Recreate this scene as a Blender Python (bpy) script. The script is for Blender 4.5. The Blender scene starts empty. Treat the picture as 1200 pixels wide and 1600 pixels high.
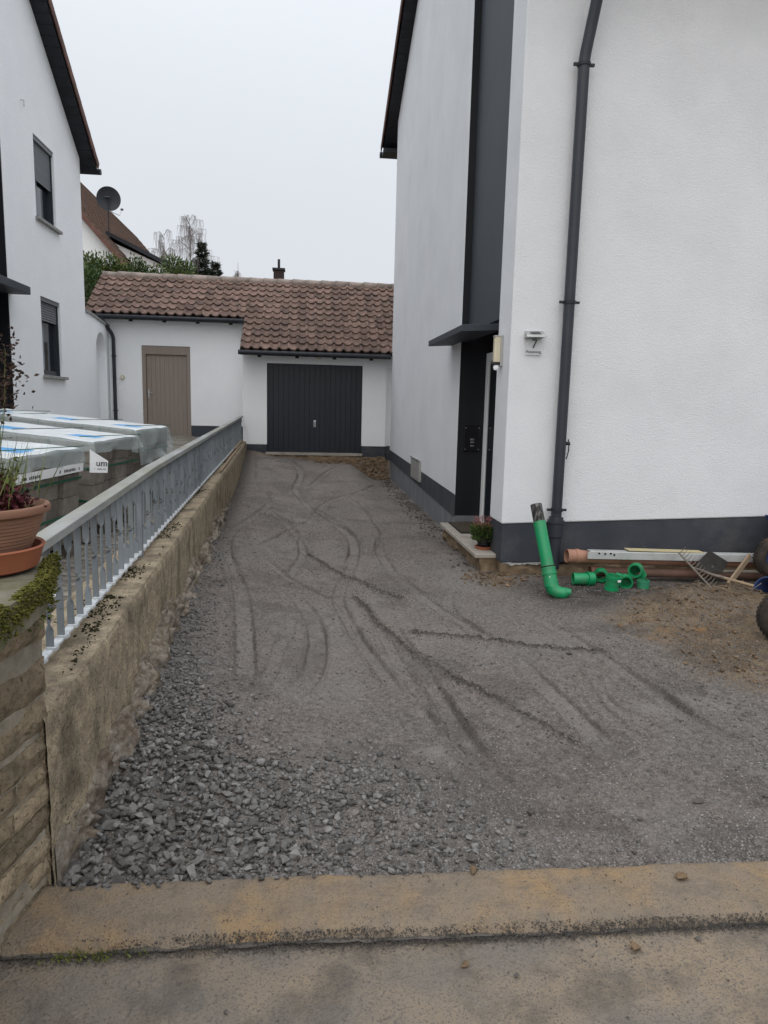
import bpy, math, random
import numpy as np
from mathutils import Matrix, Vector, Euler
random.seed(7); RNG = np.random.default_rng(11)
SC = bpy.context.scene; COL = SC.collection
R = math.radians

# ------------------------------------------------------------------ camera
cd = bpy.data.cameras.new('camera'); cam = bpy.data.objects.new('camera', cd); COL.objects.link(cam)
cd.sensor_fit = 'VERTICAL'; cd.sensor_height = 36; cd.sensor_width = 27; cd.lens = 1110 / 1600 * 36
cd.clip_start = .05; cd.clip_end = 2000
cam.matrix_world = Matrix(((.993854, -.007715, -.110428, 0), (-.107982, .152050, -.982457, 0), (.024370, .988343, .150282, 1.6), (0, 0, 0, 1)))
SC.camera = cam

# ------------------------------------------------------------------ sky, sun, exposure
SUN_EL, SUN_AZ = 40, 198                      # azimuth measured clockwise from +Y
w = bpy.data.worlds.new('World'); SC.world = w; w.use_nodes = True
N = w.node_tree.nodes; L = w.node_tree.links; N.clear()
out = N.new('ShaderNodeOutputWorld'); bg = N.new('ShaderNodeBackground'); bg.inputs[1].default_value = .1
sky = N.new('ShaderNodeTexSky'); sky.sky_type = 'NISHITA'; sky.sun_disc = False
sky.sun_elevation = R(SUN_EL); sky.sun_rotation = R(SUN_AZ); sky.dust_density = 6; sky.air_density = 1.2
tc = N.new('ShaderNodeTexCoord'); sep = N.new('ShaderNodeSeparateXYZ'); L.new(tc.outputs['Generated'], sep.inputs[0])
# stratus deck, far brighter overhead than low down, shaped to lift walls and ground
ab = N.new('ShaderNodeMath'); ab.operation = 'MAXIMUM'; L.new(sep.outputs['Z'], ab.inputs[0]); ab.inputs[1].default_value = 0
pw = N.new('ShaderNodeMath'); pw.operation = 'POWER'; L.new(ab.outputs[0], pw.inputs[0]); pw.inputs[1].default_value = 3
mr = N.new('ShaderNodeMapRange'); L.new(pw.outputs[0], mr.inputs['Value'])
mr.inputs['From Min'].default_value = 0; mr.inputs['From Max'].default_value = 1
mr.inputs['To Min'].default_value = 5.35; mr.inputs['To Max'].default_value = 16.5
nz = N.new('ShaderNodeTexNoise'); nz.inputs['Scale'].default_value = 1.6; nz.inputs['Detail'].default_value = 4
L.new(tc.outputs['Generated'], nz.inputs['Vector'])
mr2 = N.new('ShaderNodeMapRange'); L.new(nz.outputs['Fac'], mr2.inputs['Value'])
mr2.inputs['To Min'].default_value = .94; mr2.inputs['To Max'].default_value = 1.06
ml = N.new('ShaderNodeMath'); ml.operation = 'MULTIPLY'; L.new(mr.outputs[0], ml.inputs[0]); L.new(mr2.outputs[0], ml.inputs[1])
vm = N.new('ShaderNodeVectorMath'); vm.operation = 'SCALE'; vm.inputs[0].default_value = (.945, .985, 1.045); L.new(ml.outputs[0], vm.inputs['Scale'])
mx = N.new('ShaderNodeMix'); mx.data_type = 'RGBA'; mx.inputs[0].default_value = .93
L.new(sky.outputs[0], mx.inputs[6]); L.new(vm.outputs[0], mx.inputs[7]); L.new(mx.outputs[2], bg.inputs[0]); L.new(bg.outputs[0], out.inputs[0])
sd = bpy.data.lights.new('sun', 'SUN'); sd.energy = .65; sd.angle = R(80); sd.color = (1, .97, .93)
sun = bpy.data.objects.new('sun', sd); COL.objects.link(sun)
sdir = Vector((math.sin(R(SUN_AZ)) * math.cos(R(SUN_EL)), math.cos(R(SUN_AZ)) * math.cos(R(SUN_EL)), math.sin(R(SUN_EL))))
sun.rotation_euler = sdir.to_track_quat('Z', 'Y').to_euler()
vs = SC.view_settings; vs.view_transform = 'Standard'; vs.look = 'None'; vs.exposure = 0.56; vs.gamma = 1; vs.use_curve_mapping = False

# ------------------------------------------------------------------ helpers
W = {}
def link(o, parent=None, wl=(0, 0, 0)):
    COL.objects.link(o); wl = Vector(wl)
    if parent is not None:
        o.parent = parent; o.location = wl - W[parent.name]
    else: o.location = wl
    W[o.name] = wl
    return o
def tag(o, label=None, cat=None, group=None, kind=None):
    if label: o['label'] = label
    if cat: o['category'] = cat
    if group: o['group'] = group
    if kind: o['kind'] = kind
    return o
def thing(name, loc, label, cat, group=None):
    return tag(link(bpy.data.objects.new(name, None), None, loc), label, cat, group)
def inst(name, me, parent, wl, rot=(0, 0, 0), sc=(1, 1, 1)):
    o = bpy.data.objects.new(name, me); link(o, parent, wl); o.rotation_euler = rot; o.scale = sc
    return o
class MB:
    def __init__(s): s.v = []; s.f = []
    def add(s, v, f):
        n = len(s.v); s.v += [tuple(p) for p in v]; s.f += [tuple(i + n for i in q) for q in f]; return s
    def box(s, x0, x1, y0, y1, z0, z1):
        v = [(x, y, z) for z in (z0, z1) for y in (y0, y1) for x in (x0, x1)]
        return s.add(v, [(0, 2, 3, 1), (4, 5, 7, 6), (0, 1, 5, 4), (2, 6, 7, 3), (0, 4, 6, 2), (1, 3, 7, 5)])
    def prism(s, poly, ax, a0, a1):
        ar = sum(poly[i][0] * poly[(i + 1) % len(poly)][1] - poly[(i + 1) % len(poly)][0] * poly[i][1] for i in range(len(poly)))
        if ar < 0: poly = poly[::-1]
        n = len(poly)
        def P(p, a): return {'x': (a, p[0], p[1]), 'y': (p[0], a, p[1]), 'z': (p[0], p[1], a)}[ax]
        v = [P(p, a0) for p in poly] + [P(p, a1) for p in poly]
        f = [tuple(range(n))[::-1], tuple(range(n, 2 * n))] + [(i, (i + 1) % n, n + (i + 1) % n, n + i) for i in range(n)]
        if ax == 'y': f = [q[::-1] for q in f]
        return s.add(v, f)
    def tube(s, pts, r, n=10, cap=True, inner=0):
        pts = [Vector(p) for p in pts]; m = len(pts)
        rr = r if isinstance(r, (list, tuple)) else [r] * m
        up = None; rings = []
        for i, p in enumerate(pts):
            t = (pts[min(i + 1, m - 1)] - pts[max(i - 1, 0)]).normalized()
            if up is None:
                up = Vector((0, 0, 1)) if abs(t.z) < .9 else Vector((1, 0, 0))
            a = (up - t * up.dot(t)).normalized(); up = a; b = t.cross(a)
            rings.append([p + (a * math.cos(k * 2 * math.pi / n) + b * math.sin(k * 2 * math.pi / n)) * rr[i] for k in range(n)])
        v = [q for g in rings for q in g]
        f = [(i * n + k, i * n + (k + 1) % n, (i + 1) * n + (k + 1) % n, (i + 1) * n + k) for i in range(m - 1) for k in range(n)]
        if cap: f += [tuple(range(n))[::-1], tuple(range((m - 1) * n, m * n))]
        s.add(v, f)
        return s
    def pipe(s, pts, r, wall, n=20):
        """open-ended hollow pipe"""
        o = MB().tube(pts, r, n, False); ri = [x - wall for x in r] if isinstance(r, (list, tuple)) else r - wall
        i = MB().tube(pts, ri, n, False); m = len(pts); k = len(o.v)
        f = o.f + [tuple(j + k for j in q[::-1]) for q in i.f]
        for e in (0, (m - 1) * n):
            for j in range(n):
                q = (e + j, e + (j + 1) % n, k + e + (j + 1) % n, k + e + j); f.append(q[::-1] if e == 0 else q)
        return s.add(o.v + i.v, f)
    def lathe(s, prof, c, n=24):
        v = [(c[0] + r * math.cos(k * 2 * math.pi / n), c[1] + r * math.sin(k * 2 * math.pi / n), c[2] + z) for r, z in prof for k in range(n)]
        f = [(i * n + k, i * n + (k + 1) % n, (i + 1) * n + (k + 1) % n, (i + 1) * n + k) for i in range(len(prof) - 1) for k in range(n)]
        return s.add(v, f)
    def xf(s, M): s.v = [tuple(M @ Vector(p)) for p in s.v]; return s
    def mesh(s, name, m, smooth=False):
        me = bpy.data.meshes.new(name); me.from_pydata(s.v, [], s.f); me.materials.append(m)
        if smooth: me.polygons.foreach_set('use_smooth', [True] * len(me.polygons))
        me.update(); return me
    def build(s, name, m, parent=None, smooth=False, bevel=0, wl=None, seg=2):
        """vertices are world coordinates; the origin goes to the parent's origin (or wl)"""
        o0 = Vector(wl) if wl is not None else (W[parent.name] if parent is not None else Vector((0, 0, 0)))
        s.v = [tuple(Vector(p) - o0) for p in s.v]
        o = bpy.data.objects.new(name, s.mesh(name, m, smooth)); link(o, parent, o0)
        if bevel:
            b = o.modifiers.new('b', 'BEVEL'); b.width = bevel; b.segments = seg; b.limit_method = 'ANGLE'
        if smooth:
            try: o.data.set_sharp_from_angle(angle=R(40))
            except Exception: pass
        return o
def npmesh(name, v, f, m, smooth=False):
    """v (n,3), f (k,3 or 4) numpy"""
    me = bpy.data.meshes.new(name); k, c = f.shape
    me.vertices.add(len(v)); me.vertices.foreach_set('co', np.ascontiguousarray(v, dtype=np.float32).ravel())
    me.loops.add(k * c); me.loops.foreach_set('vertex_index', np.ascontiguousarray(f, dtype=np.int32).ravel())
    me.polygons.add(k); me.polygons.foreach_set('loop_start', np.arange(0, k * c, c, dtype=np.int32))
    me.update(calc_edges=True)
    if smooth: me.polygons.foreach_set('use_smooth', np.ones(k, dtype=bool))
    me.materials.append(m); me.validate(); return me
def vnoise(x, y, sc, seed):
    r = np.random.default_rng(seed); g = r.random((256, 256)); x = np.asarray(x) * sc; y = np.asarray(y) * sc
    xi = np.floor(x).astype(int); yi = np.floor(y).astype(int); fx = x - xi; fy = y - yi
    fx = fx * fx * (3 - 2 * fx); fy = fy * fy * (3 - 2 * fy); a = xi % 256; b = yi % 256; a1 = (xi + 1) % 256; b1 = (yi + 1) % 256
    return (g[a, b] * (1 - fx) + g[a1, b] * fx) * (1 - fy) + (g[a, b1] * (1 - fx) + g[a1, b1] * fx) * fy - .5
def fbm(x, y, sc, seed, octv=4, gain=.5):
    return sum(vnoise(x, y, sc * 2 ** i, seed + i) * gain ** i for i in range(octv))
def sst(a, b, x): t = np.clip((np.asarray(x, float) - a) / (b - a), 0, 1); return t * t * (3 - 2 * t)

# ------------------------------------------------------------------ materials
def mat(name, c1, c2=None, scale=3, rough=.8, bump=0, bscale=60, spec=.3, metal=0, rnd=0, island=0, dirt=None, dscale=1.2, damt=.5, coord='pos', lo=.35, hi=.65, bdet=4, stretch=None, c3=None, c3scale=40, c3pos=.62, trans=0, alpha=1):
    m = bpy.data.materials.new(name); m.use_nodes = True; nt = m.node_tree; n = nt.nodes; l = nt.links
    p = n['Principled BSDF']; p.inputs['Roughness'].default_value = rough; p.inputs['Specular IOR Level'].default_value = spec; p.inputs['Metallic'].default_value = metal
    if coord == 'pos': src = n.new('ShaderNodeNewGeometry').outputs['Position']
    else: src = n.new('ShaderNodeTexCoord').outputs['Object']
    if stretch:
        mp = n.new('ShaderNodeMapping'); mp.inputs['Scale'].default_value = stretch; l.new(src, mp.inputs[0]); src = mp.outputs[0]
    def noise(sc, det=5, rg=.6):
        t = n.new('ShaderNodeTexNoise'); t.inputs['Scale'].default_value = sc; t.inputs['Detail'].default_value = det; t.inputs['Roughness'].default_value = rg; l.new(src, t.inputs['Vector']); return t.outputs['Fac']
    def ramp(f, a, b):
        t = n.new('ShaderNodeMapRange'); t.inputs['From Min'].default_value = a; t.inputs['From Max'].default_value = b; l.new(f, t.inputs['Value']); return t.outputs[0]
    def mix(f, a, b, amt=1):
        t = n.new('ShaderNodeMix'); t.data_type = 'RGBA'
        if amt != 1:
            q = n.new('ShaderNodeMath'); q.operation = 'MULTIPLY'; l.new(f, q.inputs[0]); q.inputs[1].default_value = amt; f = q.outputs[0]
        l.new(f, t.inputs[0])
        for i, c in ((6, a), (7, b)):
            if isinstance(c, tuple): t.inputs[i].default_value = (*c, 1)
            else: l.new(c, t.inputs[i])
        return t.outputs[2]
    col = c1
    if c2: col = mix(ramp(noise(scale), lo, hi), c1, c2)
    if c3: col = mix(ramp(noise(c3scale, 3), c3pos, c3pos + .06), col, c3)
    if dirt: col = mix(ramp(noise(dscale, 6, .65), .48, .72), col, dirt, damt)
    if rnd or island:
        rv = n.new('ShaderNodeObjectInfo').outputs['Random'] if rnd else n.new('ShaderNodeNewGeometry').outputs['Random Per Island']
        a = rnd or island; mr_ = n.new('ShaderNodeMapRange'); mr_.inputs['To Min'].default_value = 1 - a; mr_.inputs['To Max'].default_value = 1 + a; l.new(rv, mr_.inputs['Value'])
        hs = n.new('ShaderNodeHueSaturation'); l.new(mr_.outputs[0], hs.inputs['Value'])
        if isinstance(col, tuple): hs.inputs['Color'].default_value = (*col, 1)
        else: l.new(col, hs.inputs['Color'])
        col = hs.outputs[0]
    if isinstance(col, tuple): p.inputs['Base Color'].default_value = (*col, 1)
    else: l.new(col, p.inputs['Base Color'])
    if bump:
        b = n.new('ShaderNodeBump'); b.inputs['Strength'].default_value = min(1, bump); b.inputs['Distance'].default_value = .01 * max(1, bump)
        l.new(noise(bscale, bdet), b.inputs['Height']); l.new(b.outputs[0], p.inputs['Normal'])
    if trans: p.inputs['Transmission Weight'].default_value = trans
    if alpha < 1: p.inputs['Alpha'].default_value = alpha
    return m
M = {}
M['plaster'] = mat('white roughcast plaster', (.71, .72, .74), (.665, .68, .70), 1.5, .9, .6, 75, .15, bdet=3, dirt=(.56, .565, .575), dscale=1.1, damt=.35)
M['plaster_l'] = mat('white coarse plaster', (.90, .915, .93), (.86, .88, .90), 1.2, .9, .8, 38, .15, bdet=3)
M['plaster_g'] = mat('white smooth render', (.86, .87, .88), (.82, .83, .84), .9, .9, .3, 70, .15, dirt=(.6, .59, .57), dscale=.8, damt=.2)
M['plinth'] = mat('anthracite plinth paint', (.036, .041, .052), (.048, .053, .064), 2.5, .75, .25, 60, .3, dirt=(.135, .125, .115), dscale=2.6, damt=.4)
M['anthra'] = mat('anthracite smooth paint', (.040, .047, .058), (.048, .056, .068), 1.3, .6, .12, 80, .3)
M['niche'] = mat('black niche panel', (.010, .011, .015), (.013, .014, .018), 2, .5, .05, 90, .3)
M['grey_base'] = mat('bare concrete base', (.20, .205, .22), (.15, .155, .17), 3.5, .9, .4, 40, .2, dirt=(.11, .10, .095), dscale=2, damt=.5, stretch=(1, 2.2, .6))
M['found'] = mat('old foundation rubble', (.27, .20, .13), (.17, .125, .085), 9, .95, 1, 35, .1, dirt=(.09, .065, .045), dscale=4, damt=.7)
M['pipe_dark'] = mat('anthracite pipe', (.024, .028, .037), (.032, .036, .046), 4, .42, .04, 60, .4)
M['gutter'] = mat('black gutter', (.018, .020, .026), (.026, .029, .036), 4, .5, 0)
M['door_g'] = mat('dark blue grey door', (.009, .012, .020), (.012, .015, .024), 6, .42, .05, 200, .4, stretch=(1, 1, .1))
M['door_b'] = mat('taupe door', (.255, .21, .178), (.28, .232, .198), 5, .6, .12, 60, .3, stretch=(6, 6, .4))
M['metal'] = mat('brushed steel', (.5, .5, .5), None, 1, .3, 0, metal=1)
M['metal_s'] = mat('satin aluminium', (.42, .42, .41), (.5, .5, .49), 30, .45, .05, 200, metal=.7)
M['black'] = mat('black plastic', (.008, .008, .010), None, 1, .25, 0, spec=.5)
M['tile'] = mat('weathered clay tile', (.19, .124, .10), (.128, .083, .068), 7, .85, .5, 45, .2, rnd=.28, dirt=(.075, .06, .052), dscale=3.5, damt=.75, c3=(.32, .285, .25), c3scale=26, c3pos=.66)
M['tile_r'] = mat('weathered ridge tile', (.32, .265, .235), (.25, .205, .18), 6, .9, .5, 45, .2, rnd=.2, dirt=(.09, .08, .06), dscale=4, damt=.6)
M['tile_d'] = mat('dark verge tile', (.15, .082, .064), (.10, .056, .046), 4, .8, .3, 40, .2, rnd=.2)
M['tile_f'] = mat('brown far tile', (.21, .135, .10), (.15, .095, .072), 3, .9, 0, rnd=.2)
M['soffit'] = mat('dark soffit board', (.017, .019, .024), (.024, .026, .032), 6, .6, .1, 40, rnd=.15)
M['wood_d'] = mat('dark timber', (.03, .022, .018), (.02, .015, .013), 8, .8, .2, 40)
M['wood'] = mat('raw timber', (.30, .22, .145), (.22, .16, .105), 9, .8, .2, 50, stretch=(1, .2, 1), rnd=.15)
M['wood_g'] = mat('weathered grey timber', (.19, .165, .135), (.13, .115, .095), 9, .85, .25, 50, rnd=.15)
M['frame_w'] = mat('light grey door frame', (.86, .87, .88), None, 1, .45, 0, spec=.4)
M['glass'] = mat('dark window glass', (.015, .020, .026), None, 1, .06, 0, spec=.6)
M['curtain'] = mat('pale curtain', (.30, .33, .36), (.2, .22, .25), 18, .9, 0, stretch=(1, 3, .05))
M['frame_d'] = mat('grey window frame', (.035, .040, .048), None, 1, .4, 0)
M['shutter'] = mat('grey roller shutter', (.17, .18, .195), None, 1, .5, 0, rnd=.06)
M['sill'] = mat('grey stone sill', (.30, .30, .285), (.24, .24, .23), 12, .8, .2, 60)
M['step'] = mat('worn stone step', (.38, .345, .295), (.30, .27, .235), 6, .85, .3, 50, dirt=(.16, .13, .10), dscale=5, damt=.6)
M['conc_wall'] = mat('aged concrete wall', (.42, .345, .24), (.25, .205, .145), 13, .95, 1.6, 55, .1, dirt=(.085, .07, .053), dscale=3.6, damt=.9, stretch=(1.1, 1.1, .95), c3=(.13, .105, .078), c3scale=60, c3pos=.60)
M['footing'] = mat('ragged lime footing', (.29, .258, .215), (.155, .122, .09), 24, .95, 1, 40, .1, dirt=(.09, .06, .045), dscale=6, damt=.8)
M['stone'] = mat('sandstone block', (.33, .262, .178), (.195, .155, .105), 15, .95, 1.5, 48, .1, rnd=.34, dirt=(.08, .068, .046), dscale=8, damt=.8, c3=(.12, .098, .068), c3scale=55, c3pos=.6)
M['mortar'] = mat('lime mortar', (.31, .275, .22), (.20, .175, .135), 14, .95, .6, 40, .1)
M['cap'] = mat('mossy cap slab', (.22, .195, .155), (.16, .145, .115), 7, .95, .5, 35, .1, dirt=(.075, .08, .03), dscale=5, damt=.9)
M['moss'] = mat('yellow green moss', (.135, .125, .030), (.07, .074, .020), 30, .95, .6, 90, .1)
M['moss_d'] = mat('dark dry moss', (.042, .040, .018), (.022, .020, .012), 40, .95, .8, 90, .1)
M['rail'] = mat('galvanised grey bar', (.20, .225, .245), (.16, .182, .20), 6, .6, .1, 60, .3, rnd=.12, dirt=(.17, .165, .14), dscale=7, damt=.5)
M['rail_w'] = mat('flaking white paint', (.56, .585, .60), (.40, .42, .43), 25, .6, .2, 60)
M['handrail'] = mat('weathered handrail', (.33, .335, .325), (.235, .24, .235), 6, .85, .3, 50, stretch=(1, .25, 1), dirt=(.19, .18, .08), dscale=2.2, damt=.7)
M['terra'] = mat('terracotta', (.25, .128, .08), (.175, .092, .062), 5, .75, .15, 40, stretch=(.6, .6, 4), dirt=(.13, .075, .05), dscale=6, damt=.5)
M['terra_s'] = mat('orange saucer clay', (.36, .125, .064), (.29, .10, .052), 4, .6, .05, 40)
M['earth'] = mat('potting soil', (.045, .03, .02), (.09, .062, .04), 40, 1, 1, 60)
M['green_pipe'] = mat('green drain plastic', (.006, .23, .085), (.010, .26, .10), 6, .38, .03, 60, .45, dirt=(.12, .14, .09), dscale=9, damt=.55)
M['green_dirty'] = mat('scuffed green drain plastic', (.015, .24, .105), (.05, .27, .15), 9, .5, .05, 60, .4, dirt=(.14, .15, .10), dscale=8, damt=.6)
M['rubber'] = mat('black rubber ring', (.012, .012, .012), None, 1, .7, 0)
M['salmon'] = mat('salmon drain plastic', (.40, .21, .145), (.34, .175, .12), 5, .55, .05, 50, dirt=(.2, .13, .09), dscale=5, damt=.5)
M['alu'] = mat('aluminium profile', (.50, .51, .50), (.43, .44, .43), 8, .5, .1, 60, metal=.25, dirt=(.3, .28, .22), dscale=4, damt=.4)
M['yellow'] = mat('yellow plank', (.50, .42, .22), (.43, .38, .26), 8, .7, .1, 40)
M['salmon_shade'] = mat('shaded salmon plastic', (.20, .105, .075), (.13, .08, .06), 6, .7, .1, 50)  # darker copy of the salmon colour, with the profile's shadow painted in
M['rust'] = mat('rusty tool steel', (.15, .12, .10), (.22, .19, .165), 20, .7, .3, 80, metal=.3)
M['blade'] = mat('dirty spade steel', (.016, .015, .013), (.03, .026, .022), 12, .75, .3, 60)
M['tyre'] = mat('muddy tyre', (.026, .024, .023), (.05, .042, .035), 10, .9, .4, 60, .2, dirt=(.115, .08, .055), dscale=6, damt=.85)
M['blue'] = mat('blue painted steel', (.018, .04, .13), (.024, .05, .15), 6, .45, .05, 60, .4, dirt=(.07, .065, .06), dscale=6, damt=.5)
M['film'] = mat('white pallet film', (.80, .83, .84), (.68, .72, .73), 5, .28, 1, 26, .5, dirt=(.45, .455, .43), dscale=7, damt=.5, alpha=.95)
M['film_c'] = mat('clear pallet film', (.50, .56, .56), (.40, .46, .46), 5, .22, 1, 24, .5, alpha=.42)
M['film_b'] = mat('blue film print', (.07, .30, .62), (.10, .36, .66), 5, .4, .2, 14, .5)
M['ink'] = mat('black film print', (.02, .02, .022), None, 1, .5, 0)
M['paper'] = mat('white printed label', (.74, .75, .75), None, 1, .5, 0)
M['paver'] = mat('grey concrete paver', (.225, .20, .172), (.165, .148, .128), 14, .95, .4, 60, .1, rnd=.22, dirt=(.10, .09, .075), dscale=5, damt=.4)
M['yard'] = mat('yard paver', (.26, .235, .20), (.205, .185, .16), 6, .95, .3, 50, .1, island=.14, dirt=(.13, .12, .095), dscale=1.2, damt=.5)
M['joint'] = mat('paving joint', (.07, .064, .052), (.05, .045, .036), 8, 1, .4, 50)
M['strap'] = mat('green strapping', (.012, .085, .05), None, 1, .45, 0)
M['leaf'] = mat('laurel leaf', (.042, .078, .020), (.065, .11, .028), 6, .45, 0, spec=.4, island=.45)
M['leaf_o'] = mat('olive leaf', (.17, .175, .045), (.10, .125, .03), 6, .5, 0, spec=.35, island=.35)
M['twig'] = mat('bare twig', (.24, .21, .20), (.17, .15, .145), 6, .9, 0)
M['bark'] = mat('bark', (.10, .08, .065), (.06, .05, .04), 9, .95, .5, 30)
M['spruce'] = mat('spruce needles', (.032, .046, .030), (.048, .064, .042), 4, .8, 0, island=.4)
M['stem'] = mat('green stem', (.10, .14, .035), (.16, .16, .05), 8, .7, 0, island=.3)
M['dry'] = mat('dried flower head', (.035, .022, .018), (.06, .038, .028), 9, .95, 0, island=.4)
M['sedum'] = mat('dark red sedum', (.075, .012, .018), (.05, .010, .014), 9, .6, 0, island=.4)
M['heather'] = mat('pink heather', (.36, .12, .13), (.22, .07, .07), 12, .8, 0, island=.4)
M['mat'] = mat('brown door mat', (.085, .066, .043), (.055, .043, .03), 30, 1, .5, 90)
M['lampglass'] = mat('cream lamp glass', (.62, .56, .40), (.55, .50, .36), 8, .35, 0, spec=.4)
M['dish'] = mat('dark satellite dish', (.034, .038, .046), None, 1, .5, 0)
M['brick'] = mat('dark chimney brick', (.055, .036, .030), (.038, .028, .025), 8, .9, .4, 30)
M['street'] = mat('worn asphalt', (.185, .16, .134), (.25, .197, .14), 2.6, .95, 1, 75, .15, lo=.42, hi=.62, dirt=(.078, .070, .062), dscale=4.4, damt=.9, c3=(.135, .119, .104), c3scale=150, c3pos=.54)
M['strip'] = mat('sandy concrete kerb strip', (.215, .172, .128), (.275, .188, .105), 3.4, .95, 1, 60, .1, lo=.46, hi=.66, dirt=(.125, .106, .088), dscale=11, damt=.7, c3=(.12, .102, .083), c3scale=190, c3pos=.56)
M['strip_face'] = mat('dirty kerb face', (.115, .10, .086), (.075, .068, .06), 20, .95, 1, 50, .1)
M['gravel'] = mat('basalt gravel', (.175, .168, .16), (.112, .107, .102), 22, .9, .5, 60, .2, island=.5, dirt=(.15, .12, .10), dscale=1.1, damt=.35)
M['gravel_i'] = mat('basalt stone', (.175, .168, .16), (.112, .107, .102), 22, .9, .5, 60, .2, rnd=.45, dirt=(.15, .12, .10), dscale=1.1, damt=.35)
M['grit'] = mat('fine grit', (.215, .20, .186), (.15, .138, .128), 14, .95, .3, 80, .15, island=.5)
M['clod'] = mat('brown clod', (.21, .145, .09), (.14, .098, .064), 14, 1, .6, 60, .1, island=.35)
M['rubber_grit'] = mat('dark joint grit', (.055, .05, .046), (.085, .077, .070), 30, 1, 0, island=.5)
M['clod_d'] = mat('dark clod', (.075, .067, .061), (.105, .094, .085), 14, 1, .6, 60, .1, rnd=.3)
M['ground'] = mat('far ground', (.10, .10, .06), (.13, .115, .075), .3, 1, .3, 10)

def drive_mat():
    m = bpy.data.materials.new('compacted mineral mix'); m.use_nodes = True; nt = m.node_tree; n = nt.nodes; l = nt.links; p = n['Principled BSDF']
    p.inputs['Roughness'].default_value = .93; p.inputs['Specular IOR Level'].default_value = .18
    g = n.new('ShaderNodeNewGeometry').outputs['Position']
    def noise(sc, det=5, rg=.6):
        t = n.new('ShaderNodeTexNoise'); t.inputs['Scale'].default_value = sc; t.inputs['Detail'].default_value = det; t.inputs['Roughness'].default_value = rg; l.new(g, t.inputs['Vector']); return t.outputs['Fac']
    def mr(f, a, b, c=0, d=1):
        t = n.new('ShaderNodeMapRange'); t.inputs['From Min'].default_value = a; t.inputs['From Max'].default_value = b; t.inputs['To Min'].default_value = c; t.inputs['To Max'].default_value = d; l.new(f, t.inputs['Value']); return t.outputs[0]
    def mix(f, a, b):
        t = n.new('ShaderNodeMix'); t.data_type = 'RGBA'; l.new(f, t.inputs[0])
        for i, c in ((6, a), (7, b)):
            if isinstance(c, tuple): t.inputs[i].default_value = (*c, 1)
            else: l.new(c, t.inputs[i])
        return t.outputs[2]
    def mul(a, b):
        t = n.new('ShaderNodeMath'); t.operation = 'MULTIPLY'; l.new(a, t.inputs[0])
        if isinstance(b, float): t.inputs[1].default_value = b
        else: l.new(b, t.inputs[1])
        return t.outputs[0]
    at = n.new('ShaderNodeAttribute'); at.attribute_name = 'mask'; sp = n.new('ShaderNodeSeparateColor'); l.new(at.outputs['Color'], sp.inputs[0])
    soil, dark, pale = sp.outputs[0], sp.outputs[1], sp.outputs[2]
    c = mix(mr(noise(1.1, 5), .38, .62), (.285, .257, .23), (.315, .262, .225))
    c = mix(mr(noise(130, 4), .34, .60), mix(mr(noise(3, 4), .4, .6), (.105, .098, .092), (.118, .106, .097)), c)
    c = mix(mr(noise(34, 7, .8), .40, .58, .72, 0), c, (.076, .068, .061))
    c = mix(mr(noise(27, 7, .82), .52, .68, 0, .65), c, (.345, .318, .292))
    c = mix(mr(noise(75, 2), .64, .70), c, (.27, .26, .25))
    so = mix(mr(noise(7, 6), .35, .65), (.36, .27, .175), (.22, .16, .105)); so = mix(mr(noise(90, 3), .3, .7), (.085, .064, .046), so)
    so = mix(mr(noise(2.6, 5), .60, .72), so, (.34, .18, .07))
    c = mix(mr(pale, 0, 1), c, (.27, .25, .23))
    c = mix(soil, c, so)
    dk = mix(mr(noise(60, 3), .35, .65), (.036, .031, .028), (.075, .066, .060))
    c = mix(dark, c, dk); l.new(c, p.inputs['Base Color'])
    b1 = n.new('ShaderNodeBump'); b1.inputs['Strength'].default_value = .9; b1.inputs['Distance'].default_value = .022; l.new(noise(45, 6, .75), b1.inputs['Height'])
    b2 = n.new('ShaderNodeBump'); b2.inputs['Strength'].default_value = .8; b2.inputs['Distance'].default_value = .006; l.new(noise(190, 3, .7), b2.inputs['Height']); l.new(b1.outputs[0], b2.inputs['Normal'])
    l.new(b2.outputs[0], p.inputs['Normal']); return m
M['drive'] = drive_mat()

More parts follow.
